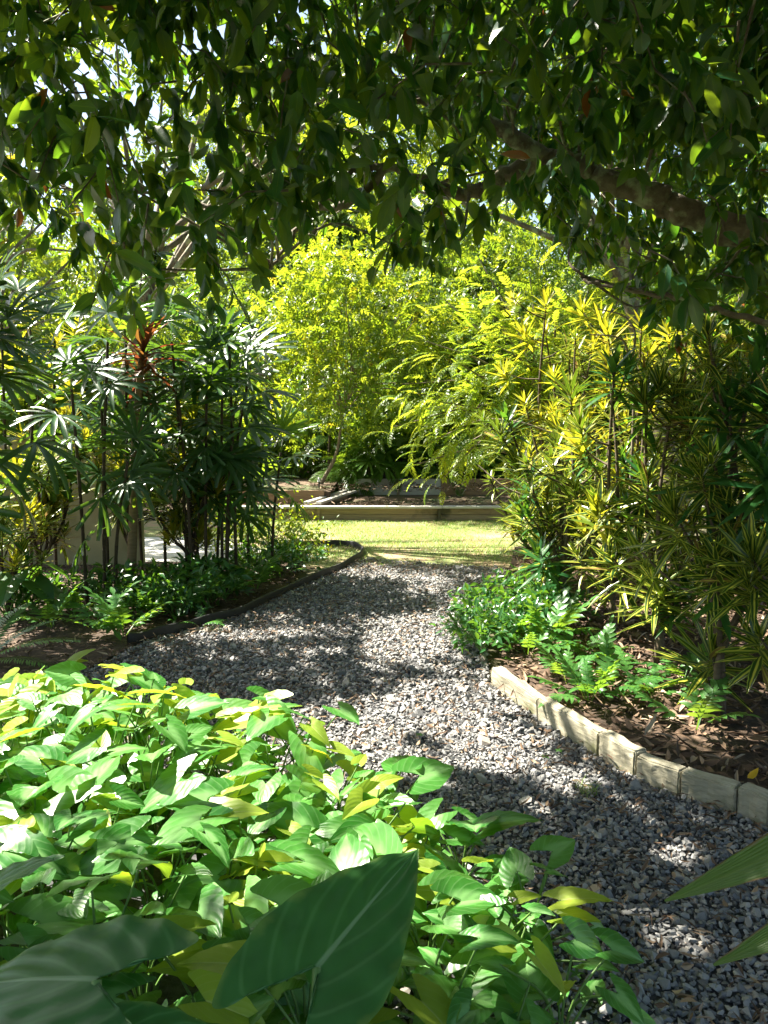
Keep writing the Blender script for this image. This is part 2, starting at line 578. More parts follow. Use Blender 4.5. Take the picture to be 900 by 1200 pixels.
def rosette(n=34, L=.24, W=.03, el0=82, el1=-25, dz=.16, droop=.10, seed=0, prof=lance, nseg=4):
    rr = random.Random(seed)
    parts = []
    for k in range(n):
        t = k / (n - 1)
        az = k * 2.39996 + rr.uniform(-.25, .25)
        el = math.radians(el0 + (el1 - el0) * t ** .8 + rr.uniform(-9, 9))
        s = L * (.55 + .45 * min(1, t * 3)) * rr.uniform(.82, 1.1)
        p = strap(s, W * rr.uniform(.8, 1.15), prof, nseg, .14, droop * (.4 + t) + rr.uniform(-.08, .08), twist=rr.uniform(-.3, .3))
        d = np.array([[math.cos(az) * math.cos(el), math.sin(az) * math.cos(el), math.sin(el)]])
        fr = frames(d, np.array([[-math.cos(az) * .3, -math.sin(az) * .3, 1.0]]))[0]
        parts.append(xform(p, fr, (0, 0, -dz * t)))
    return join(parts)


def rnd_mb(parts_tpl, rnds=None):
    pass


def tmesh(name, tpl, mat, rnd_faces=None, nper=None):
    """template -> shared mesh; every leaf (nper vertices) gets its own random value"""
    mb = MB()
    v, f, uv = tpl
    if nper:
        r = np.repeat(R.random(len(v) // nper + 1), nper)[:len(v)]
    else:
        r = np.full(len(v), R.random() * .2)
    mb.add(v, f, uv, r)
    return mb.mesh(name, mat)


# ------------------------------------------------------------------ light windows: where the sun reaches between the leaves
def inpoly(x, y, poly):
    poly = np.asarray(poly)
    c = np.zeros(len(x), bool)
    j = len(poly) - 1
    for i in range(len(poly)):
        xi, yi = poly[i]
        xj, yj = poly[j]
        c ^= ((yi > y) != (yj > y)) & (x < (xj - xi) * (y - yi) / (yj - yi + 1e-12) + xi)
        j = i
    return c


def gpoly(pts, z=0.0):
    return [tuple(gp(a, b, z)[:2]) for a, b in pts]


LIT = [  # polygon, height, share of leaves removed above it
    (gpoly([(290, 870), (330, 838), (440, 822), (520, 790), (560, 790), (610, 850), (690, 900), (740, 925), (690, 940), (600, 915), (520, 910), (440, 930), (380, 915)]), 0, 1.0),
    (gpoly([(430, 775), (440, 720), (520, 690), (570, 700), (540, 770), (500, 790)]), 0, .95),
    (gpoly([(770, 1000), (820, 985), (835, 1005), (790, 1025)]), 0, 1.0),
    (gpoly([(690, 925), (770, 945), (790, 980), (740, 960)]), 0, .9),
    (gpoly([(570, 770), (740, 870), (800, 910), (800, 935), (740, 920), (570, 805)]), 0, .8),
    ([(-3, 1.9), (-3, 3.9), (-1.3, 3.9), (-.35, 3.15), (.2, 2.45), (.35, 2.0), (.3, 1.6), (-.1, 1.72), (-.75, 1.55)], .45, 1.0),
    ([(-1.3, 8.7), (2.2, 8.7), (2.5, 14), (-3, 14), (-2.4, 10.5)], 0, .93),
    ([(1, 6.3), (3.4, 6.3), (3.8, 9.2), (1, 9.2)], 2.4, .85),
    ([(.2, 8.4), (3, 8.4), (3, 10.8), (.2, 10.8)], 2.1, .9),
    ([(-4, 12.6), (4, 12.6), (4, 15.8), (-4, 15.8)], .25, .75),
    ([(-2.2, 15.4), (3, 15.4), (3, 17.2), (-2.2, 17.2)], 1.1, .9),
    ([(.8, 4.5), (2.1, 4.5), (2.9, 6.5), (2.9, 9), (.8, 9)], 1.3, .85),
    (gpoly([(640, 760), (760, 790), (900, 850), (900, 905), (800, 880), (700, 840), (600, 790)], .06), .06, .75),
    (gpoly([(535, 690), (680, 680), (690, 780), (560, 780)], .2), .2, .85),
    ([(-5.5, 6.0), (-2.6, 6.3), (-1.0, 7.0), (-.8, 8.8), (-5.5, 8.8)], 1.4, .85),
    ([(-5.5, 5.8), (-2.6, 6.1), (-1.0, 6.8), (-.8, 8.8), (-5.5, 8.8)], 2.4, .85),
]


def fleck(S):
    x, y = S[:, 0], S[:, 1]
    return np.sin(9.1 * x + 2.3 * y + 1) * np.sin(7.7 * y - 1.9 * x) + .6 * np.sin(15 * x - 6 * y) * np.sin(13 * y + 4 * x + 2)


def path_flecks(P):
    S = P - SUN * (P[:, 2] / SUN[2])[:, None]
    return ~((fleck(S) > .74) & (S[:, 1] > .8) & (S[:, 1] < 12) & (np.abs(S[:, 0]) < 3))


def sun_cut(P):
    """True for points to keep"""
    keep = np.ones(len(P), bool)
    for poly, z, share in LIT:
        k = (P[:, 2] - z) / SUN[2]
        S = P - SUN * k[:, None]
        m = inpoly(S[:, 0], S[:, 1], poly) & (P[:, 2] > z)
        keep &= ~(m & (R.random(len(P)) < share) & (fleck(S) > -1.15))
    return keep & path_flecks(P)


# ------------------------------------------------------------------ ground
def sheet(name, poly, z, mat, bumpy=0.0, kind='structure', step=.25):
    bm = bmesh.new()
    vs = [bm.verts.new((x, y, z)) for x, y in poly]
    f = bm.faces.new(vs)
    if f.normal.z < 0:
        f.normal_flip()
    bmesh.ops.triangulate(bm, faces=bm.faces[:])
    me = bpy.data.meshes.new(name)
    bm.to_mesh(me)
    bm.free()
    me.materials.append(mat)
    o = link(name, me)
    o['kind'] = kind
    return o


sheet('ground', [(-90, -60), (90, -60), (90, 140), (-90, 140)], 0, M['earth'])
KB = [gp(575, 803), gp(629, 844), gp(700, 889), gp(743, 914), gp(796, 936), gp(862, 958), gp(900, 974)]
KB = [k[:2] for k in KB] + [np.array([1.62, 2.45]), np.array([1.70, 1.7]), np.array([1.74, .9])]
PATH_L = [(-2.6, 3.4), (-2.3, 4.5), tuple(gp(110, 785)[:2]), tuple(gp(172, 752)[:2]), tuple(gp(285, 722)[:2]), tuple(gp(345, 690)[:2]), tuple(gp(424, 655)[:2])]
PATH_R = [tuple(gp(606, 668)[:2]), (1.05, 7.2), (.78, 5.6)] + [tuple(k) for k in KB] + [(1.75, -1.5)]
PATH = PATH_L + PATH_R + [(-2.6, -1.5)]
sheet('gravel_bed', PATH, .004, M['gravelbase'])
lawn_poly = [(-2.4, 8.2), (3.2, 8.2), (4.5, 12.7), (-7, 12.7), (-5, 9.4)]
sheet('lawn', lawn_poly, .006, M['lawnsoil'])
sheet('garden_bed', [tuple(k + np.array([.05, .03])) for k in KB] + [(1.9, -1.5), (7, -1.5), (7, 9.5), (1.7, 9.5), (1.2, 7.2), (.95, 5.6)], .05, M['mulch'])
sheet('mulch_bed', [(-7, 3.2)] + [(x - .03, y) for x, y in PATH_L[:-1]] + [tuple(gp(360, 648)[:2]), (-2.0, 8.6), (-7, 8.4)], .012, M['mulch'])
sheet('paved_path', [(-8, 8.6), (-1.9, 8.6), (-1.5, 9.3), (-2.3, 10.6), (-8, 10.6)], .014, M['concrete'])

# raised ground behind the retaining walls
mb = MB()
for x0, x1, ys in ((-80, -1.0, 13.80), (-1.0, 80, 15.66)):
    prof = [(12.62, .17), (ys, .19), (ys + .01, .41), (ys + 2.5, .47), (60, 1.2), (130, 3.0)]
    V = [(x, y, z) for y, z in prof for x in (x0, x1)]
    mb.add(V, [(2 * i, 2 * i + 1, 2 * i + 3, 2 * i + 2) for i in range(len(prof) - 1)])
o = mb.obj('terrace', M['terrace'], smooth=False)
o['kind'] = 'structure'
sheet('driveway', [(-14, 20.2), (14, 20.2), (14, 23.5), (-14, 23.5)], .62, M['concrete'])


# ------------------------------------------------------------------ gravel
def hull_stones(n, seed):
    rr = random.Random(seed)
    out = []
    for k in range(n):
        bm = bmesh.new()
        ax = (1, rr.uniform(.62, .95), rr.uniform(.45, .7))
        for i in range(rr.randint(10, 13)):
            d = Vector((rr.gauss(0, 1), rr.gauss(0, 1), rr.gauss(0, 1))).normalized() * rr.uniform(.85, 1.1)
            bm.verts.new((d.x * ax[0], d.y * ax[1], d.z * ax[2]))
        r = bmesh.ops.convex_hull(bm, input=bm.verts[:])
        bmesh.ops.delete(bm, geom=list({g for g in r['geom_interior'] if isinstance(g, bmesh.types.BMVert)}), context='VERTS')
        bmesh.ops.triangulate(bm, faces=bm.faces[:])
        bm.verts.ensure_lookup_table()
        bm.verts.index_update()
        V = np.array([v.co[:] for v in bm.verts])
        Fa = np.array([[v.index for v in f.verts] for f in bm.faces])
        bm.free()
        out.append((V, Fa, np.zeros((len(V), 2))))
    return out


STONES = hull_stones(26, 5)


def jgrid(x0, x1, y0, y1, step):
    X, Y = np.meshgrid(np.arange(x0, x1, step), np.arange(y0, y1, step))
    P = np.stack([X.ravel(), Y.ravel()], 1)
    return P + R.uniform(-.5, .5, P.shape) * step


def rand_rots(K, tilt):
    a = R.uniform(0, 2 * PI, K)
    d = np.stack([np.cos(a), np.sin(a), R.normal(0, tilt, K)], 1)
    n = np.stack([R.normal(0, tilt, K), R.normal(0, tilt, K), np.ones(K)], 1)
    return frames(d, n)


mb = MB()
for (y0, y1, step, r0, zz) in ((.9, 3.6, .0178, .0108, .007), (3.6, 9.3, .025, .0142, .008), (.9, 3.6, .026, .0124, .015), (3.6, 9.3, .037, .0156, .016)):
    P = jgrid(-2.7, 1.8, y0, y1, step)
    m = inpoly(P[:, 0], P[:, 1], PATH)
    edge = (P[:, 1] > 7.6) & (R.random(len(P)) < (P[:, 1] - 7.6) / 1.7)
    hid = (P[:, 1] < 1.0) | ((P[:, 0] < -.4 - .0 * P[:, 1]) & (P[:, 1] < 2.6))
    P = P[m & ~edge & ~hid]
    which = R.integers(0, len(STONES), len(P))
    sc = r0 * np.exp(R.normal(0, .36, len(P)))
    for k, st in enumerate(STONES):
        q = which == k
        K = q.sum()
        pos = np.column_stack([P[q], zz + R.uniform(-.004, .006, K)])
        mb.scatter(st, pos, rand_rots(K, .45), sc[q])
o = mb.obj('gravel', M['stone'], smooth=False)
tag(o, 'blue-grey crushed stone gravel covering the garden path', 'gravel', kind='stuff')

# fallen leaves: bits on the gravel and thick litter in the beds
DRY = [strap(.09, .026, ell, 4, .25, .5, twist=.5), strap(.11, .022, lance, 4, .35, -.4, twist=-.7), strap(.075, .032, ell, 4, -.25, -.3, wave=.08), strap(.13, .014, lance, 4, .6, .3, twist=1.2)]


def litter(P, z, smin, smax, tilt, name, label):
    mb = MB()
    which = R.integers(0, len(DRY), len(P))
    for k, t in enumerate(DRY):
        q = which == k
        K = q.sum()
        mb.scatter(t, np.column_stack([P[q], np.broadcast_to(z, (len(P),))[q] + R.uniform(0, .025, K)]), rand_rots(K, tilt), R.uniform(smin, smax, K))
    o = mb.obj(name, M['litter'])
    return tag(o, label, 'leaf litter', kind='stuff')


P = np.column_stack([R.uniform(-2.3, 1.7, 30000), R.uniform(1.2, 9.3, 30000)])
P = P[inpoly(P[:, 0], P[:, 1], PATH) & ~((P[:, 0] < -.3) & (P[:, 1] < 2.8))]
P = P[R.random(len(P)) < np.clip(.25 + .22 * np.abs(P[:, 0] - .1), 0, 1)]
litter(P, .025, .2, .62, .3, 'leaf_litter', 'dry brown leaf scraps and twigs scattered over the gravel')
BEDP = [tuple(k + np.array([.1, .05])) for k in KB] + [(1.9, 0), (5, 0), (5, 9), (1.7, 9), (1.25, 7.2), (1.0, 5.6)]
P = np.column_stack([R.uniform(.6, 5, 15000), R.uniform(1, 9, 15000)])
P = P[inpoly(P[:, 0], P[:, 1], BEDP)]
litter(P, .058, .55, 1.25, .38, 'bed_leaf_litter', 'thick brown fallen leaves under the striped shrubs behind the timber edging')
P = np.column_stack([R.uniform(-5, -.6, 5200), R.uniform(3.6, 8.3, 5200)])
P = P[inpoly(P[:, 0], P[:, 1], [(-7, 3.2)] + PATH_L[:-1] + [(-.9, 8), (-2, 8.6), (-7, 8.4)])]
litter(P, .016, .3, .8, .3, 'mulch_leaf_litter', 'small brown leaf scraps on the mulch below the palms')
P = np.column_stack([R.uniform(-4, 5, 2600), R.uniform(12.75, 18, 2600)])
litter(P, .21 + .21 * (P[:, 1] > 13.86), .6, 1.5, .3, 'terrace_leaf_litter', 'brown fallen leaves on the raised soil behind the low wall')

# lawn grass
blade = strap(.062, .007, lambda t: 1 - .85 * t, 2, .2, .5)
P = jgrid(-2.6, 3.2, 8.3, 12.6, .021)
n2 = np.sin(P[:, 0] * 2.3 + 1) * np.sin(P[:, 1] * 1.9) + R.normal(0, .5, len(P))
den = np.clip((P[:, 1] - 8.2) / 1.3, 0, 1) * (n2 > -.55) * np.clip(1.2 - .35 * np.maximum(0, P[:, 0] - .6), .25, 1)
P = P[R.random(len(P)) < den]
P = P[~((P[:, 0] < -1.3) & (P[:, 1] < 10.7) & (P[:, 1] < 10.6))]
K = len(P)
a = R.uniform(0, 2 * PI, K)
d = np.stack([np.cos(a) * .8, np.sin(a) * .8, R.uniform(.3, 1.1, K)], 1)
mb = MB()
mb.scatter(blade, np.column_stack([P, np.full(K, .004)]), frames(d, np.tile([0, .3, 1.0], (K, 1))), R.uniform(.6, 1.3, K))
tag(mb.obj('grass', M['grass']), 'thin yellow-green grass growing on the sunlit lawn', 'grass', kind='stuff')

# ------------------------------------------------------------------ timber edging boards
lab = ['timber edging board at the far end of the row, half hidden by low leaves', 'long timber edging board second from the leafy far end of the row',
       'short timber edging board beside the grass tuft on the gravel', 'timber edging board striped by diagonal shadows, ending at the dark joint',
       'greenish shaded timber edging board next to the dark joint and the yellow leaf', 'greenish timber edging board cut off by the picture edge',
       'timber edging board bending toward the viewer beyond the strap-leaved plant', 'timber edging board beside the strap-leaved plant', 'last timber edging board of the path border']
for i in range(len(KB) - 1):
    a, b = np.array(KB[i]), np.array(KB[i + 1])
    d = b - a
    L = np.linalg.norm(d)
    ang = math.atan2(d[1], d[0])
    nrm = np.array([-d[1], d[0]]) / L
    hh = .116 + .008 * ((i * 7) % 3)
    c = (a + b) / 2 + nrm * .036
    t = MB()
    bm = bmesh.new()
    bmesh.ops.create_cube(bm, size=1)
    for v in bm.verts:
        v.co = Vector((v.co.x * (L - (.014 if i == 3 else .006)), v.co.y * .072, v.co.z * hh + hh / 2))
    bmesh.ops.bevel(bm, geom=bm.edges[:], offset=.007, segments=2, affect='EDGES')
    bmesh.ops.subdivide_edges(bm, edges=[e for e in bm.edges if e.calc_length() > .03], cuts=7, use_grid_fill=True)
    for v in bm.verts:
        q = math.sin(v.co.x * 31 + i * 2) * math.sin(v.co.z * 47 + i) + math.sin(v.co.x * 83 + v.co.y * 60 + i)
        v.co += Vector((0, .0022 * q, .0028 * math.sin(v.co.x * 23 + i * 1.7) * (v.co.z > hh * .6))) + Vector((random.gauss(0, .0009), random.gauss(0, .0009), random.gauss(0, .0009)))
    bmesh.ops.triangulate(bm, faces=bm.faces[:])
    bm.verts.index_update()
    t = MB()
    t.add(np.array([v.co[:] for v in bm.verts]), np.array([[v.index for v in f.verts] for f in bm.faces]))
    bm.free()
    o = t.obj('edging_board', M['timber'], None, False, Vector((c[0], c[1], .0)))
    o.rotation_euler = (random.uniform(-.03, .03), 0, ang)
    tag(o, lab[i], 'edging board', 'timber boards edging the gravel path')

# black edging strip that curls round the palm bed
pts = [gp(150, 757), gp(172, 752), gp(230, 737), gp(285, 721), gp(345, 692), gp(400, 668), gp(421, 655), gp(424, 647), gp(408, 641), gp(380, 641), gp(350, 642)]
c = curve(pts, 12)
mb = MB()
t = np.gradient(c[:, :2], axis=0)
t /= np.linalg.norm(t, axis=1)[:, None]
nn = np.stack([-t[:, 1], t[:, 0]], 1)
n = len(c)
wob = .006 * np.sin(np.arange(n) * .5)
prof_ = [(-.011, 0), (-.011, .075), (-.006, .088), (.006, .088), (.011, .075), (.011, 0)]
V = np.concatenate([np.column_stack([c[:, :2] + nn * (ox), np.full(n, oz) + wob * (oz > 0)]) for ox, oz in prof_])
Fq = [(k * n + i, k * n + i + 1, (k + 1) * n + i + 1, (k + 1) * n + i) for k in range(5) for i in range(n - 1)]
mb.add(V, Fq)
tag(mb.obj('edging_strip', M['plastic']), 'black flexible garden edging strip curling round the bed of palms', 'garden edging')

# ------------------------------------------------------------------ far retaining walls
WY = 12.6
wall = thing('retaining_wall', 'long low retaining wall of brown boards with pale timber cap across the lawn', 'retaining wall', (0, WY, 0))
xs = [-3.2, -1.28, 1.0, 3.3, 5.6]
for i in range(4):
    mb = MB()
    mb.box(((xs[i] + xs[i + 1]) / 2, 0, .245), (xs[i + 1] - xs[i] - .008, .17, .036), 0, .005)
    mb.obj('cap_rail', M['timber2'], wall, False)
for k, (z, h) in enumerate(((.055, .105), (.165, .105))):
    mb = MB()
    mb.box((1.2, .03 + .004 * k, z), (8.8, .04, h), 0, .004)
    mb.obj('board', M['brownboard'], wall, False)
for x in (-2.6, -1.62, -1.12, .95, 2.4, 3.9):
    mb = MB()
    mb.box((x, -.012, .11), (.045, .03, .22), 0, .004)
    mb.obj('post', M['brownboard'], wall, False)
# side wall with its own cap, running away from the lawn
a, b = np.array([-1.22, 12.74]), np.array([-.64, 15.55])
d = b - a
sw = thing('side_wall', 'short timber side wall with two pale cap rails running back from the long wall', 'retaining wall', (*((a + b) / 2), 0), None, math.atan2(d[1], d[0]))
L = np.linalg.norm(d)
for y in (-.09, .13):
    MB().box((0, y, .30), (L, .10, .045), 0, .006).obj('cap_rail', M['timber2'], sw, False)
MB().box((0, .02, .14), (L - .05, .06, .28), 0, .004).obj('board', M['brownboard'], sw, False)
bw = thing('garden_bed_wall', 'sunlit tan board wall of the raised bed behind the long low wall', 'retaining wall', (0, 13.78, 0))
for i, (x0, x1) in enumerate(((-6.5, -3.4), (-3.39, -1.12))):
    MB().box(((x0 + x1) / 2, 0, .31), (x1 - x0, .05, .25), 0, .005).obj('board', M['tanboard'], bw, False)
for x in (-5.0, -3.36, -2.3):
    MB().box((x, -.04, .31), (.06, .05, .27), 0, .004).obj('post', M['brownboard'], bw, False)
gw = thing('grey_bed_wall', 'grey timber wall at the back of the raised soil bed', 'retaining wall', (0, 15.65, 0))
for (x0, x1, m_) in ((-.62, 1.2, 'timber2'), (1.21, 4.6, 'tanboard')):
    MB().box(((x0 + x1) / 2, 0, .36), (x1 - x0, .06, .34), 0, .005).obj('board', M[m_], gw, False)
MB().box((.3, -.045, .35), (.06, .03, .34), 0, .004).obj('post', M['brownboard'], gw, False)
mp = thing('marker_post', 'small white-capped post standing in the far raised bed', 'post', at(374, 585, 14.6) * np.array([1, 1, 0]) + np.array([0, 0, .40]))
MB().tube([(0, 0, 0), (0, 0, .14)], .016, 8).obj('stake', M['plastic'], mp)
MB().tube([(0, 0, .14), (0, 0, .20), (0, 0, .225)], [.032, .03, .01], 10).obj('cap', M['white'], mp)

# cream wall behind the palms
cw = thing('garden_wall', 'cream painted garden wall half hidden behind the palms', 'wall', (-5.42, 8.45, 0))
for i in range(6):
    MB().box((-2.3 + i * .9, 0, .72), (.893, .08, 1.44), 0, .006).obj('panel', M['wallpaint'], cw, False)
MB().box((-.05, 0, 1.465), (5.45, .13, .045), 0, .005).obj('coping', M['wallpaint'], cw, False)
lw = thing('boundary_wall', 'long pale rendered wall far behind the trees', 'wall', (0, 24.5, .6))
for i in range(7):
    MB().box((-15 + i * 5, 0, .2), (4.99, .2, .40), 0, .01).obj('panel', M['concrete'], lw, False)
    MB().box((-12.5 + i * 5, -.02, .24), (.3, .3, .5), 0, .01).obj('pier', M['concrete'], lw, False)

# ------------------------------------------------------------------ shade tree
LEAFS = [strap(.135, .061, ell, 5, .16, .28), strap(.12, .057, ell, 5, .22, .45, twist=.25), strap(.145, .062, ell, 5, .1, .12, twist=-.3, wave=.03)]
MASK = np.array([(-400, 330), (0, 265), (50, 275), (100, 330), (150, 375), (200, 350), (250, 365), (285, 360), (310, 300), (350, 285), (370, 250), (410, 245),
                 (440, 245), (468, 320), (510, 330), (530, 275), (560, 262), (620, 280), (650, 275), (680, 310), (720, 335), (760, 360), (800, 395), (840, 400), (900, 375), (1400, 420)], float)
K = 50000
C = np.column_stack([R.uniform(-6, 5.5, K), R.uniform(-1.5, 7.4, K), R.uniform(2.0, 6.4, K)])
px, py, dep = proj(C - np.array([0, 0, .16]))
inframe = (dep > .6) & (px > -120) & (px < 1020)
lim = np.interp(px, MASK[:, 0], MASK[:, 1]) + 10 + R.normal(0, 14, K)
ok = np.where(inframe, (py < lim), C[:, 2] > 2.75)
dist = np.linalg.norm(C - np.array([0, 0, CZ]), axis=1)
ok &= ~(inframe & (py > -160) & (dist < 3.0))
ok &= dist > 1.6
# clumpy: keep near the ends of a set of boughs
B = np.column_stack([R.uniform(-6, 5.5, 260), R.uniform(-1.5, 7.4, 260), R.uniform(2.0, 6.2, 260)])
dmin = np.concatenate([np.min(np.linalg.norm(q[:, None] - B[None], axis=2), axis=1) for q in np.array_split(C, 40)])
ok &= R.random(K) < np.clip(1.7 - dmin / .5, .16, 1)
ok &= ~((C[:, 0] < -2.0) & (C[:, 1] > 4.3) & (R.random(K) < .15))
ok &= sun_cut(C)
main = curve([np.array([3.7, 3.75, 2.3]), at(905, 277, 4.1), at(830, 256, 4.15), at(765, 232, 4.25), at(700, 205, 4.4), at(645, 187, 4.5), at(590, 207, 4.6), at(545, 226, 4.7), at(500, 216, 4.8)], 6)
ok &= np.min(np.linalg.norm(C[:, None] - main[None, ::3], axis=2), axis=1) > .30
ok &= ~((C[:, 1] < 4.1) & (C[:, 2] < 3.0) & (C[:, 0] > .3) & (C[:, 1] > 1.8) & (R.random(K) < .72))
C = C[ok]
# extra boughs hanging where their shade falls on the big elephant-ear leaves
for tgt in ((-.42, 1.2, .62), (-.30, 1.15, .62), (-.05, 1.3, .68), (-.6, 1.2, .6), (0, 1.15, .6)):
    for s in (2.9, 3.3, 3.7, 4.2):
        C = np.vstack([C, np.array(tgt) + SUN * s + R.normal(0, .2, (4, 3))])
K = len(C)
print('canopy clusters', K)
TRUNK = np.array([3.9, 3.6, 0])
tree = thing('shade_tree', 'big dark-leaved shade tree arching its lichen-spotted limb over the path', 'tree', TRUNK)
T0 = lambda P: np.asarray(P, float) - TRUNK
mb = MB()
mb.tube(T0(curve([TRUNK, TRUNK + [.05, .05, .9], TRUNK + [-.1, .1, 1.9], TRUNK + [-.35, .2, 2.7]], 6)), np.linspace(.24, .14, 19), 14)
mb.obj('trunk', M['bark'], tree)


def limb(pts, r0, r1, name='limb'):
    c = curve(pts, 8)
    n = len(c)
    c[1:-1] += R.normal(0, .008 + r0 * .06, (n - 2, 3))
    MB().tube(T0(c), np.linspace(r0, r1, n) * (1 + R.normal(0, .05, n)), 10).obj(name, M['bark'], tree)
    return c


limbs = []
limbs.append(limb([TRUNK + [-.2, .15, 2.3], at(905, 277, 4.1), at(830, 256, 4.15), at(765, 232, 4.25), at(700, 205, 4.4), at(645, 187, 4.5), at(590, 207, 4.6), at(545, 226, 4.7), at(500, 216, 4.8), at(455, 196, 4.9)], .092, .024))
limbs.append(limb([at(640, 188, 4.5), at(560, 140, 4.6), at(470, 110, 4.8), at(380, 90, 5.0)], .055, .015))
limbs.append(limb([at(455, 196, 4.9), at(400, 240, 5.0), at(340, 240, 5.2), at(250, 240, 5.4), at(170, 225, 5.6)], .03, .012))
limbs.append(limb([at(455, 196, 4.9), at(415, 200, 4.9), at(370, 245, 4.8), at(340, 280, 4.7), at(318, 315, 4.6)], .026, .010))
limbs.append(limb([at(372, 172, 5.2), at(330, 173, 5.3), at(290, 170, 5.5)], .022, .01))
limbs.append(limb([at(960, 400, 4.0), at(850, 365, 4.1), at(770, 345, 4.3), at(705, 333, 4.5), at(680, 325, 4.6)], .019, .008))
limbs.append(limb([TRUNK + [-.3, .2, 2.6], TRUNK + [-1.2, -.6, 3.4], TRUNK + [-2.6, -1.2, 4.0], TRUNK + [-4.5, -1.4, 4.3]], .10, .03))
limbs.append(limb([TRUNK + [-.3, .2, 2.6], TRUNK + [-.6, .8, 3.8], TRUNK + [-1.6, 1.6, 4.9], TRUNK + [-3.5, 2.0, 5.4]], .10, .03))
limbs.append(limb([TRUNK + [-4.5, -1.4, 4.3], TRUNK + [-6.2, -.8, 4.2], TRUNK + [-8, -.2, 3.9]], .03, .012))
LP = np.concatenate(limbs)
# twigs: from the nearest bough point to each cluster, leaves hanging along them
mbt, mbl = MB(), MB()
ld, ln, lp, ls = [], [], [], []
for i in range(K):
    out = R.normal(size=3)
    out[2] = -abs(out[2]) * .4 - .1
    out /= np.linalg.norm(out)
    L = R.uniform(.22, .42)
    p0 = C[i] - out * L * .5 + np.array([0, 0, .06])
    p2 = C[i] + out * L * .5 - np.array([0, 0, .07])
    pm = C[i] + np.array([0, 0, .05])
    if i % 2 == 0:
        mbt.tube(np.array([p0, pm, p2]), [.005, .004, .0025], 4, cap=False)
    n = R.integers(9, 15)
    t = R.uniform(.1, 1.0, n)[:, None]
    P = (1 - t) ** 2 * p0 + 2 * t * (1 - t) * pm + t ** 2 * p2
    d = out * .55 + R.normal(0, .55, (n, 3)) + np.array([0, 0, -.75])
    ld.append(d)
    lp.append(P)
    ln.append(np.array([0, 0, .8]) + R.normal(0, .55, (n, 3)) - d * .2)
    ls.append(R.uniform(.72, 1.2, n))
ld, lp, ln, ls = map(np.concatenate, (ld, lp, ln, ls))
w = R.integers(0, 3, len(lp))
lk = np.ones(len(lp), bool)
for poly, z, share in LIT:
    if True:
        S = lp - SUN * ((lp[:, 2] - z) / SUN[2])[:, None]
        lk &= ~(inpoly(S[:, 0], S[:, 1], poly) & (lp[:, 2] > z) & (R.random(len(lp)) < share * .97) & (fleck(S) > -1.15))
lk &= path_flecks(lp)
for k in range(3):
    q = (w == k) & lk
    mbl.scatter(LEAFS[k], T0(lp[q]), frames(ld[q], ln[q]), ls[q])
# longer twigs joining clusters to the limbs
for i in range(0, K, 14):
    j = np.argmin(np.linalg.norm(LP - C[i], axis=1))
    if np.linalg.norm(LP[j] - C[i]) < 1.9:
        mid = (LP[j] + C[i]) / 2 + R.normal(0, .10, 3) + [0, 0, .08]
        mbt.tube(curve([LP[j], mid, C[i]], 4), np.linspace(.011, .004, 9), 5, cap=False)
mbt.v = [T0(v) for v in mbt.v]
mbt.obj('twig', M['bark'], tree)
mbl.obj('crown', M['canopy'], tree)
print('canopy leaves', len(lp))

# ------------------------------------------------------------------ other trees


def tree_leaves(mb, C, rad, per, tpls, up=.8, smin=.8, smax=1.2, hang=0.2, jit=.6, cut=None, off=0):
    K = len(C) * per
    P = np.repeat(C, per, 0) + R.normal(0, 1, (K, 3)) * np.asarray(rad) * .5
    if cut is not None:
        P = P[cut(P + off)]
        K = len(P)
    d = R.normal(0, 1, (K, 3)) + np.array([0, 0, -hang * 2])
    n = np.array([0, 0, up]) + R.normal(0, jit, (K, 3))
    w = R.integers(0, len(tpls), K)
    s = R.uniform(smin, smax, K)
    for k, t in enumerate(tpls):
        q = w == k
        mb.scatter(t, P[q], frames(d[q], n[q]), s[q])
    return P


def ellips(K, c, r, low=-.6, shell=.55):
    d = unit(K * 3)
    d = d[d[:, 2] > low][:K]
    rr = (R.random(len(d)) * (1 - shell ** 3) + shell ** 3) ** (1 / 3)
    lump = 1 + .16 * np.sin(d[:, :1] * 5 + c[0]) * np.sin(d[:, 1:2] * 4 + c[1]) + .12 * np.sin(d[:, 2:] * 7)
    return np.asarray(c) + d * rr[:, None] * np.asarray(r) * lump


def tree_at(name, label, base, top, cr, ncl, per, tpls, mat, bark, group=None, trunk_r=.14, cl_r=.45, low=-.55, nlimb=12, cut=None, smin=.8, smax=1.2, hang=.2, shell=.5):
    base, top = np.asarray(base, float), np.asarray(top, float)
    t = thing(name, label, 'tree', base, group)
    C = ellips(ncl, top, cr, low, shell)
    if cut is not None:
        C = C[cut(C)]
    m1, m2 = MB(), MB()
    fork = base + (top - base) * .45 + R.normal(0, .06, 3)
    m1.tube(curve([base, base + (fork - base) * .5 + R.normal(0, .05, 3), fork, fork + (top - fork) * .8], 5) - base, np.linspace(trunk_r, trunk_r * .3, 16), 9)
    m1.obj('trunk', bark, t)
    for i in R.choice(len(C), min(nlimb, len(C)), False):
        e = C[i]
        s = fork + (top - fork) * R.uniform(0, .6)
        MB().tube(curve([s, (s + e) / 2 + R.normal(0, .12, 3) + [0, 0, .1], e], 5) - base, np.linspace(trunk_r * .32, .008, 11), 6, cap=False).obj('limb', bark, t)
    tree_leaves(m2, C - base, cl_r, per, tpls, smin=smin, smax=smax, hang=hang, cut=cut, off=base)
    m2.obj('crown', mat, t)
    return t


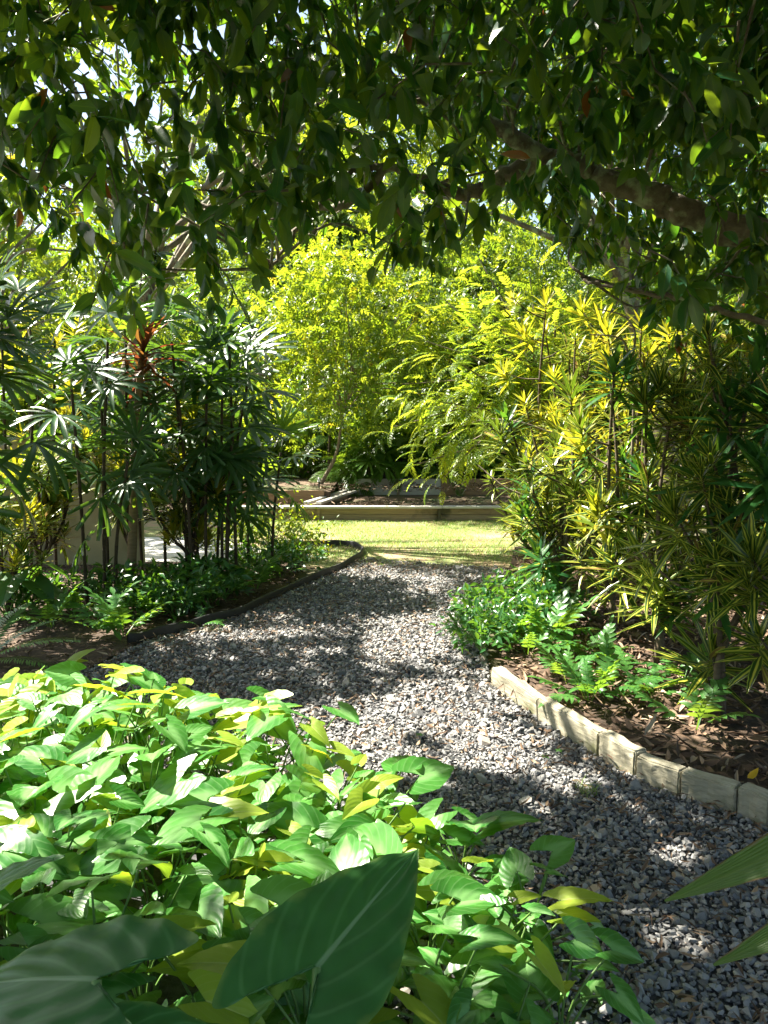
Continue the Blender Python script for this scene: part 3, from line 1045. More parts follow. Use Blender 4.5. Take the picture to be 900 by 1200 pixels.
def spray(n, L, leaf, hang=.2, seed=0):
    rr = random.Random(seed)
    parts = [strap(L, .006, lambda t: 1 - .6 * t, 3, .3, .25)]
    for k in range(n):
        t = .15 + .85 * k / (n - 1)
        sd = 1 if k % 2 else -1
        ang = math.radians(rr.uniform(35, 65)) * sd * (1 if k < n - 1 else .1)
        parts.append(xform((leaf[0] * rr.uniform(.75, 1.15), leaf[1], leaf[2]), rz(-ang) @ rx(rr.uniform(-hang * 2, .15)) @ ry(rr.uniform(-.4, .4)), (0, L * t * .98, -.12 * L * t * t)))
    return join(parts)


SM = [strap(.10, .045, ell, 3, .15, .2), strap(.085, .042, ell, 3, .2, .35)]
SPS = [spray(9, .26, SM[0], .25, 1), spray(7, .20, SM[1], .3, 2), spray(10, .30, SM[1], .2, 3)]
SPF = [spray(8, .60, (SM[0][0] * 2.1, SM[0][1], SM[0][2]), .3, 4), spray(9, .5, (SM[1][0] * 2.1, SM[1][1], SM[1][2]), .3, 5)]
SPU = [spray(8, .32, LEAFS[0], .4, 6), spray(7, .28, LEAFS[1], .4, 7)]
BIGL = [strap(.26, .10, ell, 3, .15, .3), strap(.22, .11, ell, 3, .2, .35)]
tree_at('small_leaved_tree', 'airy tree with tiny yellow-green leaves beyond the lawn', (-1.33, 15.3, .4), (-.45, 14.9, 3.35), (2.3, 1.7, 1.95), 400, 8, SPS, M['small'], M['palebark'], trunk_r=.045, cl_r=.42, low=-.9, nlimb=30, shell=.3)
for (lbl, b, c, r, ncl, sc) in (
        ('light green loose-crowned tree behind the airy one', (-2.9, 18.2, .48), (-2.8, 17.8, 3.6), (2.3, 1.6, 2.9), 320, 1.2),
        ('light green tree rising behind the golden striped shrubs', (3.4, 17.0, .46), (3.2, 16.8, 3.9), (2.6, 1.8, 3.0), 340, 1.2),
        ('light green tree behind the feathery sprays', (1.2, 18.6, .5), (1.1, 18.4, 4.2), (2.2, 1.6, 3.2), 320, 1.3),
        ('tall light green tree far behind the cream wall', (-8.2, 14.6, .3), (-7.4, 14.3, 5.6), (3.2, 1.8, 3.4), 420, 1.35),
        ('tallest light green tree, its crown seen through the overhanging boughs', (-2.2, 22.4, .55), (-2.4, 22.0, 8.6), (4.2, 2.0, 3.8), 460, 1.7),
        ('light green tree above the row of dark canes', (-5.6, 17.0, .48), (-5.5, 16.8, 3.9), (2.2, 1.6, 3.1), 300, 1.2),
        ('tall light green tree in the gap under the overhanging boughs', (-.6, 20.6, .5), (-.7, 20.4, 5.2), (3.0, 1.7, 4.0), 420, 1.5)):
    tree_at('pale_leaved_tree', lbl, b, c, r, ncl, 9, SPS, M['mid'], M['palebark'], trunk_r=.09, cl_r=.55, low=-.9, nlimb=14, smin=sc * .8, smax=sc * 1.2, shell=.3, cut=sun_cut)
tree_at('garden_tree', 'sunlit yellow-green tree above the cream wall', (-6.2, 10.6, 0), (-5.4, 9.9, 4.4), (2.2, 1.7, 1.9), 300, 6, SPU, M['small'], M['bark'], trunk_r=.12, cl_r=.5, low=-.6, nlimb=12, cut=sun_cut)
tree_at('tall_tree', 'tall tree with sunlit upper leaves behind the row of dark canes', (-4.6, 11.2, .0), (-2.6, 10.8, 6.2), (3.6, 2.4, 2.5), 560, 7, SPU, M['upper'], M['bark'], trunk_r=.17, cl_r=.6, low=-.7, nlimb=18, cut=sun_cut, shell=.3)
tree_at('tall_tree', 'tall tree with sunlit upper leaves behind the golden shrubs', (4.4, 10.8, .0), (2.6, 10.6, 6.4), (3.8, 2.4, 2.5), 560, 7, SPU, M['upper'], M['bark'], trunk_r=.17, cl_r=.6, low=-.7, nlimb=18, cut=sun_cut, shell=.3)
# feathery tree: arching sprays of narrow leaflets
SPR = [pinnate(.55, 8, .125, .040, .7, .4, seed=s, bare=.2, ang0=52) for s in range(3)]
base = np.array([2.35, 9.8, 0.0])
ft = thing('feathery_tree', 'bright yellow-green tree with arching feathery sprays over the lawn edge', 'tree', base)
mb = MB()
mb.tube(curve([base, base + [-.1, .1, .8], base + [.0, .2, 1.7], base + [-.2, .2, 2.6]], 5) - base, np.linspace(.09, .035, 16), 9)
mb.obj('trunk', M['palebark'], ft)
mbf = MB()
sp, sd, sn, ss = [], [], [], []
ends = [at(462, 500, 9.2), at(470, 450, 9.4), at(500, 400, 9.5), at(520, 350, 9.8), at(545, 330, 9.8), at(485, 545, 9.0), at(520, 560, 9.0), at(560, 520, 9.0), at(590, 380, 9.6), at(620, 320, 10),
        at(650, 430, 9.2), at(560, 440, 9.2), at(690, 340, 10), at(740, 330, 10.2), at(510, 470, 9.3), at(600, 470, 9.3), at(640, 540, 9.2), at(560, 300, 10.4), at(480, 480, 9.9), at(530, 420, 9.0), at(575, 400, 9.1),
        at(540, 480, 9.2), at(580, 350, 9.4), at(615, 420, 9.2), at(500, 520, 9.3), at(655, 360, 9.5), at(690, 400, 9.6)]
for e in ends:
    s = base + [-.1 * R.random(), .2 * R.random(), R.uniform(1.0, 2.2)]
    e = np.asarray(e)
    mid = (s + e) / 2 + np.array([0, 0, .28]) + R.normal(0, .08, 3)
    c = curve([s, mid, e], 10)
    MB().tube(c - base, np.linspace(.024, .006, len(c)), 6, cap=False).obj('limb', M['palebark'], ft)
    tg = np.gradient(c, axis=0)
    for k in range(36):
        i = R.integers(4, len(c))
        sp.append(c[i] + R.normal(0, .17, 3))
        dd = tg[i] / np.linalg.norm(tg[i]) + R.normal(0, .6, 3) + [-.2, -.1, .05]
        sd.append(dd)
        sn.append(np.array([0, 0, 1.0]) + R.normal(0, .25, 3))
        ss.append(R.uniform(.45, .85))
sp, sd, sn, ss = map(np.array, (sp, sd, sn, ss))
for k in range(3):
    q = np.arange(len(sp)) % 3 == k
    mbf.scatter(SPR[k], sp[q] - base, frames(sd[q], sn[q]), ss[q])
mbf.obj('crown', M['feather'], ft)
# far trees
far_spots = [(-15, 27, 8, 4.2), (-10.5, 29, 9, 4), (-6.4, 27, 7.5, 3.4), (-2.6, 30, 9, 3.8), (1.0, 28, 8, 3.4), (4.6, 30, 9, 3.8), (8.6, 27, 8, 3.8), (13, 28, 9, 4.4), (6.2, 19, 5.5, 2.7), (10.5, 17, 6.5, 3.2), (-9.5, 19, 6, 2.8), (7.5, 11.5, 5, 2.3), (17, 22, 8, 4), (-16, 19, 7, 3.6)]
where = ['at the far edge beyond the cream wall', 'tall, above the farthest end of the pale wall', 'rounded, over the driveway', 'tallest, behind the airy tree', 'standing behind the dark palms', 'behind the feathery tree', 'above the golden shrubs',
         'broad, farthest beyond the shrubs', 'low, close behind the golden shrubs', 'wide, behind the striped shrubs', 'behind the bed of palms', 'nearest, behind the dense striped shrubs', 'outermost beyond the shade tree', 'outermost beyond the palms']
protos = None
FMESH = []
for v in range(3):
    C = ellips(300, (0, 0, 0), (1, 1, 1.05), -.85, .45)
    mb = MB()
    tree_leaves(mb, C, .2, 6, [(t[0] / 3.4, t[1], t[2]) for t in SPF], smin=.8, smax=1.3)
    FMESH.append(mb.mesh('crown', M['far']))
for i, (x, y, h, r) in enumerate(far_spots):
    t = thing('far_tree', 'dark green full-crowned tree ' + where[i], 'tree', (x, y, .3), 'tall trees beyond the garden')
    mb = MB()
    mb.tube(curve([(0, 0, 0), (.1, 0, h * .3), (0, .1, h * .7)], 5), np.linspace(.22, .07, 11), 8)
    mb.obj('trunk', M['bark'], t)
    link('crown', FMESH[i % 3], t, mtx=M4(rz(i * 1.3) @ np.diag([r, r, h * .52]), (0, 0, h * .52)))

BUSH = []
for v in range(3):
    C = ellips(90, (0, 0, .75), (.8, .7, .75), -.9, .35)
    mb = MB()
    tree_leaves(mb, C, .3, 6, SPS, hang=.3)
    BUSH.append(mb.mesh('foliage', M['mid']))
for i, (px, Y, s, l) in enumerate(((262, 17.2, 1.1, 'behind the row of dark canes'), (322, 18.4, 1.3, 'behind the white-capped post'), (356, 17.0, .75, 'low, just beyond the tan bed wall'), (412, 18.6, 1.5, 'between the airy tree and the pale driveway'), (448, 17.6, 1.3, 'behind the airy tree trunk'), (488, 18.6, 1.7, 'round, behind the soil bed'),
                                  (520, 17.4, 1.15, 'low, at the back of the soil bed'), (640, 17.4, 1.6, 'behind the feathery sprays'), (700, 17.6, 1.7, 'hidden behind the golden shrubs'), (780, 17.0, 1.8, 'far behind the striped shrubs'), (190, 16.6, 1.5, 'behind the tan trunk'), (110, 16.0, 1.6, 'above the cream wall'), (30, 16.0, 1.7, 'at the picture edge above the cream wall'), (600, 19.2, 1.4, 'far under the feathery sprays'))):
    b = at(px, 560, Y) * np.array([1, 1, 0]) + [0, 0, .42]
    t = thing('leafy_bush', 'leafy bush ' + l, 'bush', b, 'leafy bushes beyond the lawn')
    t.scale = (s * 1.15, s * 1.15, s * R.uniform(1.1, 1.6))
    t.rotation_euler[2] = R.uniform(0, 6)
    link('foliage', BUSH[i % 3], t)
    st = MB()
    for k in range(4):
        a = k * 1.6
        st.tube(curve([(0, 0, -.05), (math.cos(a) * .15, math.sin(a) * .15, .4), (math.cos(a) * .35, math.sin(a) * .3, .9)], 4), np.linspace(.03, .012, 9), 5)
    st.obj('stem', M['bark'], t)

# ------------------------------------------------------------------ palms
FAN = [tmesh('frond', fan_frond(n, l, .046, st, sprd, s, bend, dr), M['palm']) for s, (n, l, st, sprd, bend, dr) in enumerate(((11, .40, .26, 112, .4, .22), (9, .38, .32, 95, .6, .3), (12, .42, .24, 125, .2, .18), (8, .40, .30, 85, .5, .4), (12, .36, .26, 120, .7, .25)))]
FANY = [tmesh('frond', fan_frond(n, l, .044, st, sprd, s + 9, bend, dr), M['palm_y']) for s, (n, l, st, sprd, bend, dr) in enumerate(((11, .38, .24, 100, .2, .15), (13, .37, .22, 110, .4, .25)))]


def palm(label, base, canes, fr, mats=FAN, name='lady_palm', cane_mat='cane', group='lady palms in the mulch bed', size=1.0, cane_r=.016, spread_lo=-25):
    base = np.asarray(base, float)
    t = thing(name, label, 'palm', base, group)
    for (dx, dy, h, lx, ly) in canes:
        pts = curve([(dx, dy, -.02), (dx + lx * .3, dy + ly * .3, h * .5), (dx + lx, dy + ly, h)], 6)
        MB().tube(pts, np.linspace(cane_r, cane_r * .75, len(pts)) * (1 + .12 * (np.arange(len(pts)) % 2)), 7).obj('cane', M[cane_mat], t)
        a0 = R.uniform(0, 6)
        nf = fr - 1
        for k in range(nf):
            u = k / max(1, nf - 1)
            i = int(round((1 - .42 * u ** 1.7) * (len(pts) - 1)))
            az = a0 + k * 2.4 + R.uniform(-.3, .3)
            el = math.radians(78 + (spread_lo - 78) * u ** .7 + R.uniform(-10, 10))
            d = np.array([[math.cos(az) * math.cos(el), math.sin(az) * math.cos(el), math.sin(el)]])
            f = frames(d, np.array([[R.normal(0, .3), R.normal(-.45, .3), 1.0]]))[0]
            link('frond', mats[R.integers(len(mats))], t, mtx=M4(f, pts[i], size * R.uniform(.8, 1.12)))
    return t


def base_of(px, Y, z=0.0):
    return np.array([(px - 450) / F * Y, Y, z])


def hz(py, Y):
    return at(450, py, Y)[2]


palm('lady palm with wide fans at the picture edge, in front of the yellow shrub', base_of(-70, 4.9), [(0, 0, hz(385, 4.9), .22, .05), (-.2, .25, hz(330, 5.1), .2, 0), (.06, .3, hz(420, 5.2), .2, 0)], 9, size=1.02)
palm('lady palm standing before the cream wall with drooping fans', base_of(95, 6.4), [(0, 0, hz(455, 6.4), -.05, 0), (.12, .1, hz(400, 6.5), .1, .05)], 8)
palm('slender lady palm beside the tan trunk with one low bright fan', base_of(128, 6.5), [(0, 0, hz(540, 6.5), .2, -.1)], 6, mats=FAN[:2] + FANY[:1], size=.85)
palm('lady palm behind the tan trunk with a bright young top', base_of(122, 7.0), [(0, 0, hz(470, 7.0), .0, 0), (.15, .15, hz(400, 7.1), .05, 0)], 8, mats=FAN[:3] + FANY[:1])
palm('lady palm with dense glossy fans over the row of dark canes', base_of(222, 7.0), [(0, 0, hz(470, 7.0), -.08, 0), (.1, .12, hz(440, 7.1), .06, 0), (-.1, .2, hz(400, 7.2), -.1, .05)], 8)
palm('tall lady palm in the middle of the dark canes', base_of(262, 7.1), [(0, 0, hz(500, 7.1), .1, 0), (-.06, .1, hz(430, 7.2), .05, 0), (.06, .2, hz(405, 7.3), -.02, 0)], 9, size=1.05)
palm('leaning lady palm on the gravel side of the dark canes', base_of(250, 7.4), [(0, 0, hz(470, 7.4), .25, -.05), (.1, 0, hz(430, 7.4), .28, .05)], 8)
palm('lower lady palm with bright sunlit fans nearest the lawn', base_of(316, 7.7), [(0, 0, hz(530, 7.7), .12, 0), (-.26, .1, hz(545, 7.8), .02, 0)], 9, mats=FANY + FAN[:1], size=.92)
palm('lady palm between the cream wall and the yellow striped shrub', base_of(30, 7.2), [(0, 0, hz(480, 7.2), .1, 0), (.2, .1, hz(400, 7.3), .1, 0), (-.2, 0, hz(360, 7.2), .05, 0)], 8)
palm('lady palm rising behind the dense glossy fans', base_of(190, 7.9), [(0, 0, hz(400, 7.9), .05, 0), (.3, .1, hz(420, 7.9), .1, 0), (-.25, 0, hz(380, 8.0), -.1, 0)], 9, size=1.1)
# dark palms beyond the lawn
PIN = [tmesh('frond', pinnate(1.15, 26, .30, .032, .8, .4, seed=s, bare=.18, ang0=62), M['palm']) for s in (1, 2)]
FANB = FAN
PINY = [tmesh('frond', pinnate(1.0, 24, .28, .036, .9, .4, seed=s, bare=.18, ang0=60), M['palm_y']) for s in (5, 6)]
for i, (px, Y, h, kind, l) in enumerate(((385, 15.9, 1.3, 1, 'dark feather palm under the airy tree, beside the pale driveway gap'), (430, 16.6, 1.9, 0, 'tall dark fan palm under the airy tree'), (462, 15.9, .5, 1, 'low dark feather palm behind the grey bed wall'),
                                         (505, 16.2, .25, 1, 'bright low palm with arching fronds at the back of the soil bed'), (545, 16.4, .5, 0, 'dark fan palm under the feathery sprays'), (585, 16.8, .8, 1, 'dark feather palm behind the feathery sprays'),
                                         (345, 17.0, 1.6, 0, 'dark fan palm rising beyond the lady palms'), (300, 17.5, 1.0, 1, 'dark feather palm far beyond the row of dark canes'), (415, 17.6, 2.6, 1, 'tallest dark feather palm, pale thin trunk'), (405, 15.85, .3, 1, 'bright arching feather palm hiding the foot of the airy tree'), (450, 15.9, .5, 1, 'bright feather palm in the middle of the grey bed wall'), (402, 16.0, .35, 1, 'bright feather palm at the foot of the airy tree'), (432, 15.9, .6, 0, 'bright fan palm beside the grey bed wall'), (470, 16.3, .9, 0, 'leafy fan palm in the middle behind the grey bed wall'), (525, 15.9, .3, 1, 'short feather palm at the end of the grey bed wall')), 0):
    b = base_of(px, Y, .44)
    palm(l, b, [(0, 0, h, .05, 0)] + ([(.2, .1, h * .7, .15, 0)] if i % 2 else []), 14, mats=(PINY if px in (462, 505, 402, 525, 405, 450) else PIN) if kind else (FANY if px in (430, 545, 432, 470, 388) else FANB), name='feather_palm' if kind else 'fan_palm', cane_mat='tancane' if i == 8 else 'cane', group='dark palms beyond the lawn', size=.82 if kind else 1.5, cane_r=.03, spread_lo=-10)  # lighter frond colour makes up for light kept out by the tree crowns

# ------------------------------------------------------------------ striped shrubs
def ros_mesh(mat, n, L, W, seed, **kw):
    return tmesh('leaf_rosette', rosette(n, L, W, seed=seed, **kw), mat, nper=15)


ROS = [ros_mesh(M['varieg'], 34, .25, .029, 1, el1=-10), ros_mesh(M['varieg'], 30, .23, .031, 2, el1=-45, dz=.24), ros_mesh(M['varieg_rib'], 32, .27, .033, 3, el1=-5), ros_mesh(M['varieg_rib'], 26, .22, .035, 4, el1=-30, dz=.2, droop=.2)]
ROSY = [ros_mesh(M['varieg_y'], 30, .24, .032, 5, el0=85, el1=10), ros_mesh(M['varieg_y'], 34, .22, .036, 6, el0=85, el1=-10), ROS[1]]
ROSG = [ros_mesh(M['cover'], 28, .24, .036, 14, el1=-25), ros_mesh(M['cover'], 32, .26, .032, 15, el1=-40)]
ROS = ROS + ROSG
ROSM = [ROSG[0], ROS[0], ROS[2], ROSY[0], ROS[3]]
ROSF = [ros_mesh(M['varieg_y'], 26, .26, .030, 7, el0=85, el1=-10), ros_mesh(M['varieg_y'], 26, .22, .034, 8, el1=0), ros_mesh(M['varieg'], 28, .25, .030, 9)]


def shrub(label, base, h, spread, nst, nros, meshes, lean=(0, 0), extra=(), size=1.0, group='striped-leaf shrubs behind the timber edging', low=.32, name='striped_shrub', bark='shrubbark', r0=.024):
    base = np.asarray(base, float)
    t = thing(name, label, 'shrub', base, group)
    mb = MB()
    stems = []
    fork = np.array([lean[0] * .2, lean[1] * .2, h * R.uniform(.12, .24)]) + R.normal(0, .03, 3)
    for s in range(nst):
        az = s * 2.4 + R.uniform(-.4, .4)
        rr = spread * R.uniform(.35, 1.0) * (0 if s == 0 else 1)
        top = np.array([math.cos(az) * rr + lean[0], math.sin(az) * rr + lean[1], h * R.uniform(.80, 1.0)])
        p = curve([(0, 0, -.03), fork, np.array([top[0] * .6, top[1] * .6, top[2] * .55]) + R.normal(0, .07, 3), top], 6)
        stems.append(p)
        mb.tube(p, np.linspace(r0 * R.uniform(.75, 1.05), .008, len(p)), 7, cap=False)
    def put(P, ax):
        ax = np.asarray(ax, float)
        ax = ax / np.linalg.norm(ax)
        q = Vector((0, 0, 1)).rotation_difference(Vector(ax)).to_matrix()
        rot = np.array(q) @ rz(R.uniform(0, 6.28))
        link('leaf_rosette', meshes[R.integers(len(meshes))], t, mtx=M4(rot, P, size * R.uniform(.62, 1.15)))
    for p in stems:
        put(p[-1], p[-1] - p[-3])
    for k in range(int(nros * .74) - nst):
        p = stems[k % nst]
        i = int(R.uniform(low, .97) * (len(p) - 1))
        a = R.uniform(0, 2 * PI)
        ln = R.uniform(.12, .55) * spread * 1.15
        e = p[i] + np.array([math.cos(a) * ln, math.sin(a) * ln, R.uniform(.08, .38)])
        m_ = (p[i] + e) / 2 + [0, 0, -.03]
        mb.tube(curve([p[i], m_, e], 4), np.linspace(.009, .005, 9), 5, cap=False)
        put(e, e - m_ + np.array([0, 0, .26]))
    for e in extra:
        e = np.asarray(e) - base
        j = min(((np.linalg.norm(p[i] - e + [0, 0, .25]), k, i) for k, p in enumerate(stems) for i in range(5, len(p))))
        q = stems[j[1]][j[2]]
        m_ = (q + e) / 2 + [0, 0, -.05]
        mb.tube(curve([q, m_, e], 4), np.linspace(.010, .006, 9), 5, cap=False)
        link('leaf_rosette', meshes[R.integers(len(meshes))], t, mtx=M4(np.array(Vector((0, 0, 1)).rotation_difference(Vector(e - m_ + [0, -.12, .12])).to_matrix()) @ rz(R.uniform(0, 6)), e, size * 1.18))
    mb.obj('stem', M[bark], t)
    return t


shrub('green-and-yellow striped shrub forking low beside the shaded edging board', gp(846, 838, .05), 1.95, .50, 4, 32, ROS, lean=(.05, -.05), low=.5, extra=[at(855, 470, 3.7), at(790, 600, 3.8), at(835, 765, 3.85), at(745, 640, 4.2), at(838, 545, 3.7)])
shrub('striped shrub at the picture edge with large dark rosettes', gp(935, 862, .05), 2.0, .55, 4, 34, ROS, lean=(-.05, 0), low=.5, extra=[at(882, 655, 3.4), at(900, 560, 3.4), at(890, 745, 3.5)])
shrub('striped shrub with straight greenish stem in the leaf litter', gp(768, 778, .05), 1.9, .5, 4, 42, ROS + ROSM[2:3], lean=(.05, 0), extra=[at(700, 585, 4.8), at(760, 560, 4.7), at(715, 650, 4.8)])
shrub('striped shrub with thick leaning brown stem above the low ferns', gp(718, 748, .05), 2.0, .6, 4, 44, ROSM, lean=(-.1, 0))
shrub('striped shrub reaching bare twigs toward the lawn', gp(672, 722, .05), 1.75, .62, 4, 36, ROSM, lean=(-.2, 0), extra=[at(640, 640, 6), at(610, 600, 6.2), at(620, 560, 6.2), at(655, 675, 5.9)])
shrub('small striped shrub at the lawn corner with drooping rosettes', gp(640, 690, .05), 1.25, .5, 4, 30, ROSM, lean=(-.12, 0), low=.2)
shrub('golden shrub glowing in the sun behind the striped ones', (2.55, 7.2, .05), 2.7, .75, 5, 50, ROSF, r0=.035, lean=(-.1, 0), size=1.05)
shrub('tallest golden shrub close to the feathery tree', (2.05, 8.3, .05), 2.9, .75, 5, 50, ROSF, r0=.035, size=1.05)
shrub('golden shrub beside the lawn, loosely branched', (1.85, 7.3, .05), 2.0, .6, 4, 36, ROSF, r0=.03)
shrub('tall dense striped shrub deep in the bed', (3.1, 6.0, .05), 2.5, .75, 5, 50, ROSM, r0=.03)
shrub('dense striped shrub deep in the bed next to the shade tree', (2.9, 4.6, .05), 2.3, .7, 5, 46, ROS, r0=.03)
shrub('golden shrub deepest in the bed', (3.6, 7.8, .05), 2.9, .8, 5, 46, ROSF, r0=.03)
GL = 'striped-leaf shrubs among the palms'
shrub('yellow striped shrub at the picture edge below the wide palm fans', base_of(5, 6.0), 1.25, .5, 4, 38, ROSM + ROSY[:1], group=GL, bark='cane')
shrub('yellow striped shrub against the cream wall', base_of(45, 7.0), 1.35, .5, 5, 36, ROSM + ROSY[:1], group=GL, bark='cane', low=.45)
shrub('striped shrub behind the tan trunk', base_of(150, 8.0), 1.75, .6, 5, 36, ROS + ROSY[:1], group=GL, bark='cane', low=.5)
shrub('golden striped shrub filling the gap behind the dark canes', base_of(222, 7.3), 1.55, .55, 6, 44, ROSM + ROSY[:1], group=GL, bark='cane', low=.4)
shrub('tall golden shrub showing above the palms', base_of(40, 8.2), 2.95, .55, 4, 26, ROSY[:2], group=GL, bark='cane', low=.7)
shrub('golden shrub near the bronze cordyline', base_of(232, 7.6), 1.95, .3, 3, 10, ROSY[:2], group=GL, bark='cane', low=.7)

# bare curved twigs rising in the golden shrubs
bt = thing('bare_sapling', 'bare forked sapling with two bent pale stems among golden leaves', 'sapling', at(738, 520, 5.6) * np.array([1, 1, 0]) + np.array([0, 0, .05]))
b0 = np.array(bt.location)
for pts in ([b0, at(742, 500, 5.6), at(741, 430, 5.6), at(744, 390, 5.6), at(730, 370, 5.7), at(700, 362, 5.8)], [at(742, 470, 5.6), at(735, 410, 5.6), at(722, 395, 5.6), at(690, 392, 5.7)]):
    c = curve(pts, 8)
    MB().tube(c - b0, np.linspace(.012, .005, len(c)), 6).obj('stem', M['palebark'], bt)
bb = thing('leaning_sapling', 'pale bare sapling branch leaning out of the shrubs over the lawn', 'sapling', np.array([1.9, 7.0, .05]))
b0 = np.array(bb.location)
for pts in ([b0, at(700, 515, 6.6), at(650, 508, 6.4), at(610, 495, 6.3), at(570, 490, 6.4)], [b0 + [-.1, 0, .4], at(660, 620, 6.3), at(620, 585, 6.2), at(590, 570, 6.2), at(560, 545, 6.3)], [at(610, 495, 6.3), at(585, 500, 6.2), at(555, 515, 6.2)]):
    c = curve(pts, 8)
    MB().tube(c - b0, np.linspace(.016, .005, len(c)), 6).obj('stem', M['palebark'], bb)

# cordyline with tan trunk
cb = gp(153, 694)
cd = thing('cordyline', 'bronze-red cordyline on a tall tan trunk among the palms', 'cordyline', cb)
tp = at(167, 405, cb[1] - .25) - cb
c = curve([(0, 0, 0), (.05, 0, .7), (.10, -.03, 1.4), tp], 8)
MB().tube(c, np.linspace(.046, .026, len(c)) * (1 + .06 * (np.arange(len(c)) % 2)), 10).obj('trunk', M['tancane'], cd)
c2 = curve([c[14], c[14] + [.07, 0, .3], c[14] + [.11, 0, .9]], 6)
MB().tube(c2, np.linspace(.022, .016, len(c2)), 8).obj('limb', M['tancane'], cd)
CR = ros_mesh(M['cordy'], 30, .46, .06, 31, el0=85, el1=-15, dz=.2, droop=.35, prof=lance)
link('leaf_rosette', CR, cd, mtx=M4(rz(.4), c[-1]))
link('leaf_rosette', CR, cd, mtx=M4(rz(2) @ rx(.2), c2[-1], .8))

# ------------------------------------------------------------------ ferns, ground cover
WF = [tmesh('frond', lobed_frond(.42, 5, .042, .13, dr, s), M['fern']) for s, dr in enumerate((.35, .6, .2, .8))]


def fern(label, base, n, size, group, meshes=WF, el=(35, 75), name='lobed_fern', az0=None):
    t = thing(name, label, 'fern', base, group)
    a0 = R.uniform(0, 6) if az0 is None else az0
    for k in range(n):
        az = a0 + k * 2.4 + R.uniform(-.3, .3)
        e = math.radians(R.uniform(*el))
        d = np.array([[math.cos(az) * math.cos(e), math.sin(az) * math.cos(e), math.sin(e)]])
        f = frames(d, np.array([[-math.cos(az), -math.sin(az), .6]]))[0]
        link('frond', meshes[R.integers(len(meshes))], t, mtx=M4(f, (math.cos(az) * .02, math.sin(az) * .02, 0), size * R.uniform(.8, 1.15)))
    return t


GF1, GF2 = 'lobed ferns along the black edging', 'lobed ferns behind the timber edging'
for (px, py, n, s, l) in ((88, 722, 7, 1.0, 'upright bright lobed fern near the tan trunk'), (112, 738, 7, 1.0, 'pale lobed fern at the mulch corner'), (145, 745, 8, .95, 'lobed fern drooping over the end of the black edging'), (60, 735, 7, .9, 'lobed fern behind the feather fern'),
                          (215, 716, 8, 1.0, 'silvery lobed fern above the middle of the black edging'), (262, 702, 8, 1.1, 'lobed fern with long arching fronds over the black edging'), (300, 690, 7, 1.1, 'arching lobed fern reaching onto the gravel'), (235, 735, 4, .5, 'tiny yellow-green fern touching the black edging'),
                          (182, 722, 6, .9, 'lobed fern between the glossy clumps'), (330, 676, 6, .8, 'small lobed fern under the lower palm')):
    fern(l, gp(px, py, .02), n, s, GF1)
for (px, py, n, s, l) in ((598, 752, 8, .85, 'lobed fern at the far end of the timber edging'), (618, 768, 7, .8, 'dark spreading lobed fern behind the second edging board'), (640, 756, 8, 1.0, 'tall lobed fern with a pale upright frond'), (690, 822, 9, .7, 'sunlit lobed fern behind the striped-shadow board'),
                          (715, 812, 8, .7, 'bright lobed fern in the leaf litter'), (740, 800, 7, .65, 'small lobed fern below the straight stem'), (555, 735, 6, .6, 'small lobed fern at the gravel edge'), (665, 800, 6, .6, 'thin upright lobed fern beside the edging'), (815, 855, 5, .85, 'whitish lobed fern frond flopped over the leaf litter'), (655, 742, 7, .8, 'lobed fern under the leaning brown stem'), (705, 775, 7, .7, 'lobed fern between two bare stems'), (765, 818, 6, .6, 'low lobed fern in front of the forked shrub'), (680, 770, 7, .85, 'leafy lobed fern in the middle of the bed'), (800, 800, 6, .7, 'shaded lobed fern behind the forked shrub')):
    fern(l, gp(px, py, .055), n, s, GF2, el=(20, 70))
SF = [tmesh('frond', pinnate(.6, 26, .085, .018, .5, .2, seed=s, bare=.12), M['fern']) for s in (3, 4)]
t = thing('feather_fern', 'feather fern with neat comb fronds at the mulch edge', 'fern', gp(-22, 778, .02))
for az, e, s in ((.15, 32, 1.1), (-.15, 18, 1.0), (.7, 45, .9), (2.5, 40, 1), (3.6, 40, 1), (-1.2, 35, .9), (1.4, 50, 1)):
    e = math.radians(e)
    d = np.array([[math.cos(az) * math.cos(e), math.sin(az) * math.cos(e), math.sin(e)]])
    link('frond', SF[0], t, mtx=M4(frames(d, np.array([[0, 0, 1.0]]))[0], (0, 0, 0), s))

COV = []
CL = [strap(.085, .036, ovate, 3, .2, .35), strap(.075, .03, ell, 3, .2, .2)]
for v in range(3):
    mb = MB()
    K = 150
    P = ellips(K, (0, 0, .12), (.26, .26, .17), -.5, .3)
    d = np.column_stack([P[:, 0], P[:, 1], np.full(len(P), .06)]) + R.normal(0, .14, P.shape)
    n = np.array([0, 0, 1.0]) + R.normal(0, .4, P.shape)
    h = len(P) // 2
    mb.scatter(CL[0], P[:h], frames(d[:h], n[:h]), R.uniform(.7, 1.2, h))
    mb.scatter(CL[1], P[h:], frames(d[h:], n[h:]), R.uniform(.7, 1.2, len(P) - h))
    COV.append(mb.mesh('foliage', M['cover']))
STM = MB()
for k in range(8):
    a = k * .785
    STM.tube([(0, 0, -.01), (math.cos(a) * .07, math.sin(a) * .07, .1), (math.cos(a) * .16, math.sin(a) * .16, .2)], [.005, .004, .003], 5, cap=False)
STM = STM.mesh('stem', M['stemg'])


def cover(label, base, s, grp, k):
    t = thing('glossy_groundcover', label, 'groundcover plant', base, grp)
    t.scale = (s, s, s)
    link('foliage', COV[k % 3], t, mtx=M4(rz(k * 1.7), (0, 0, 0)))
    link('stem', STM, t)


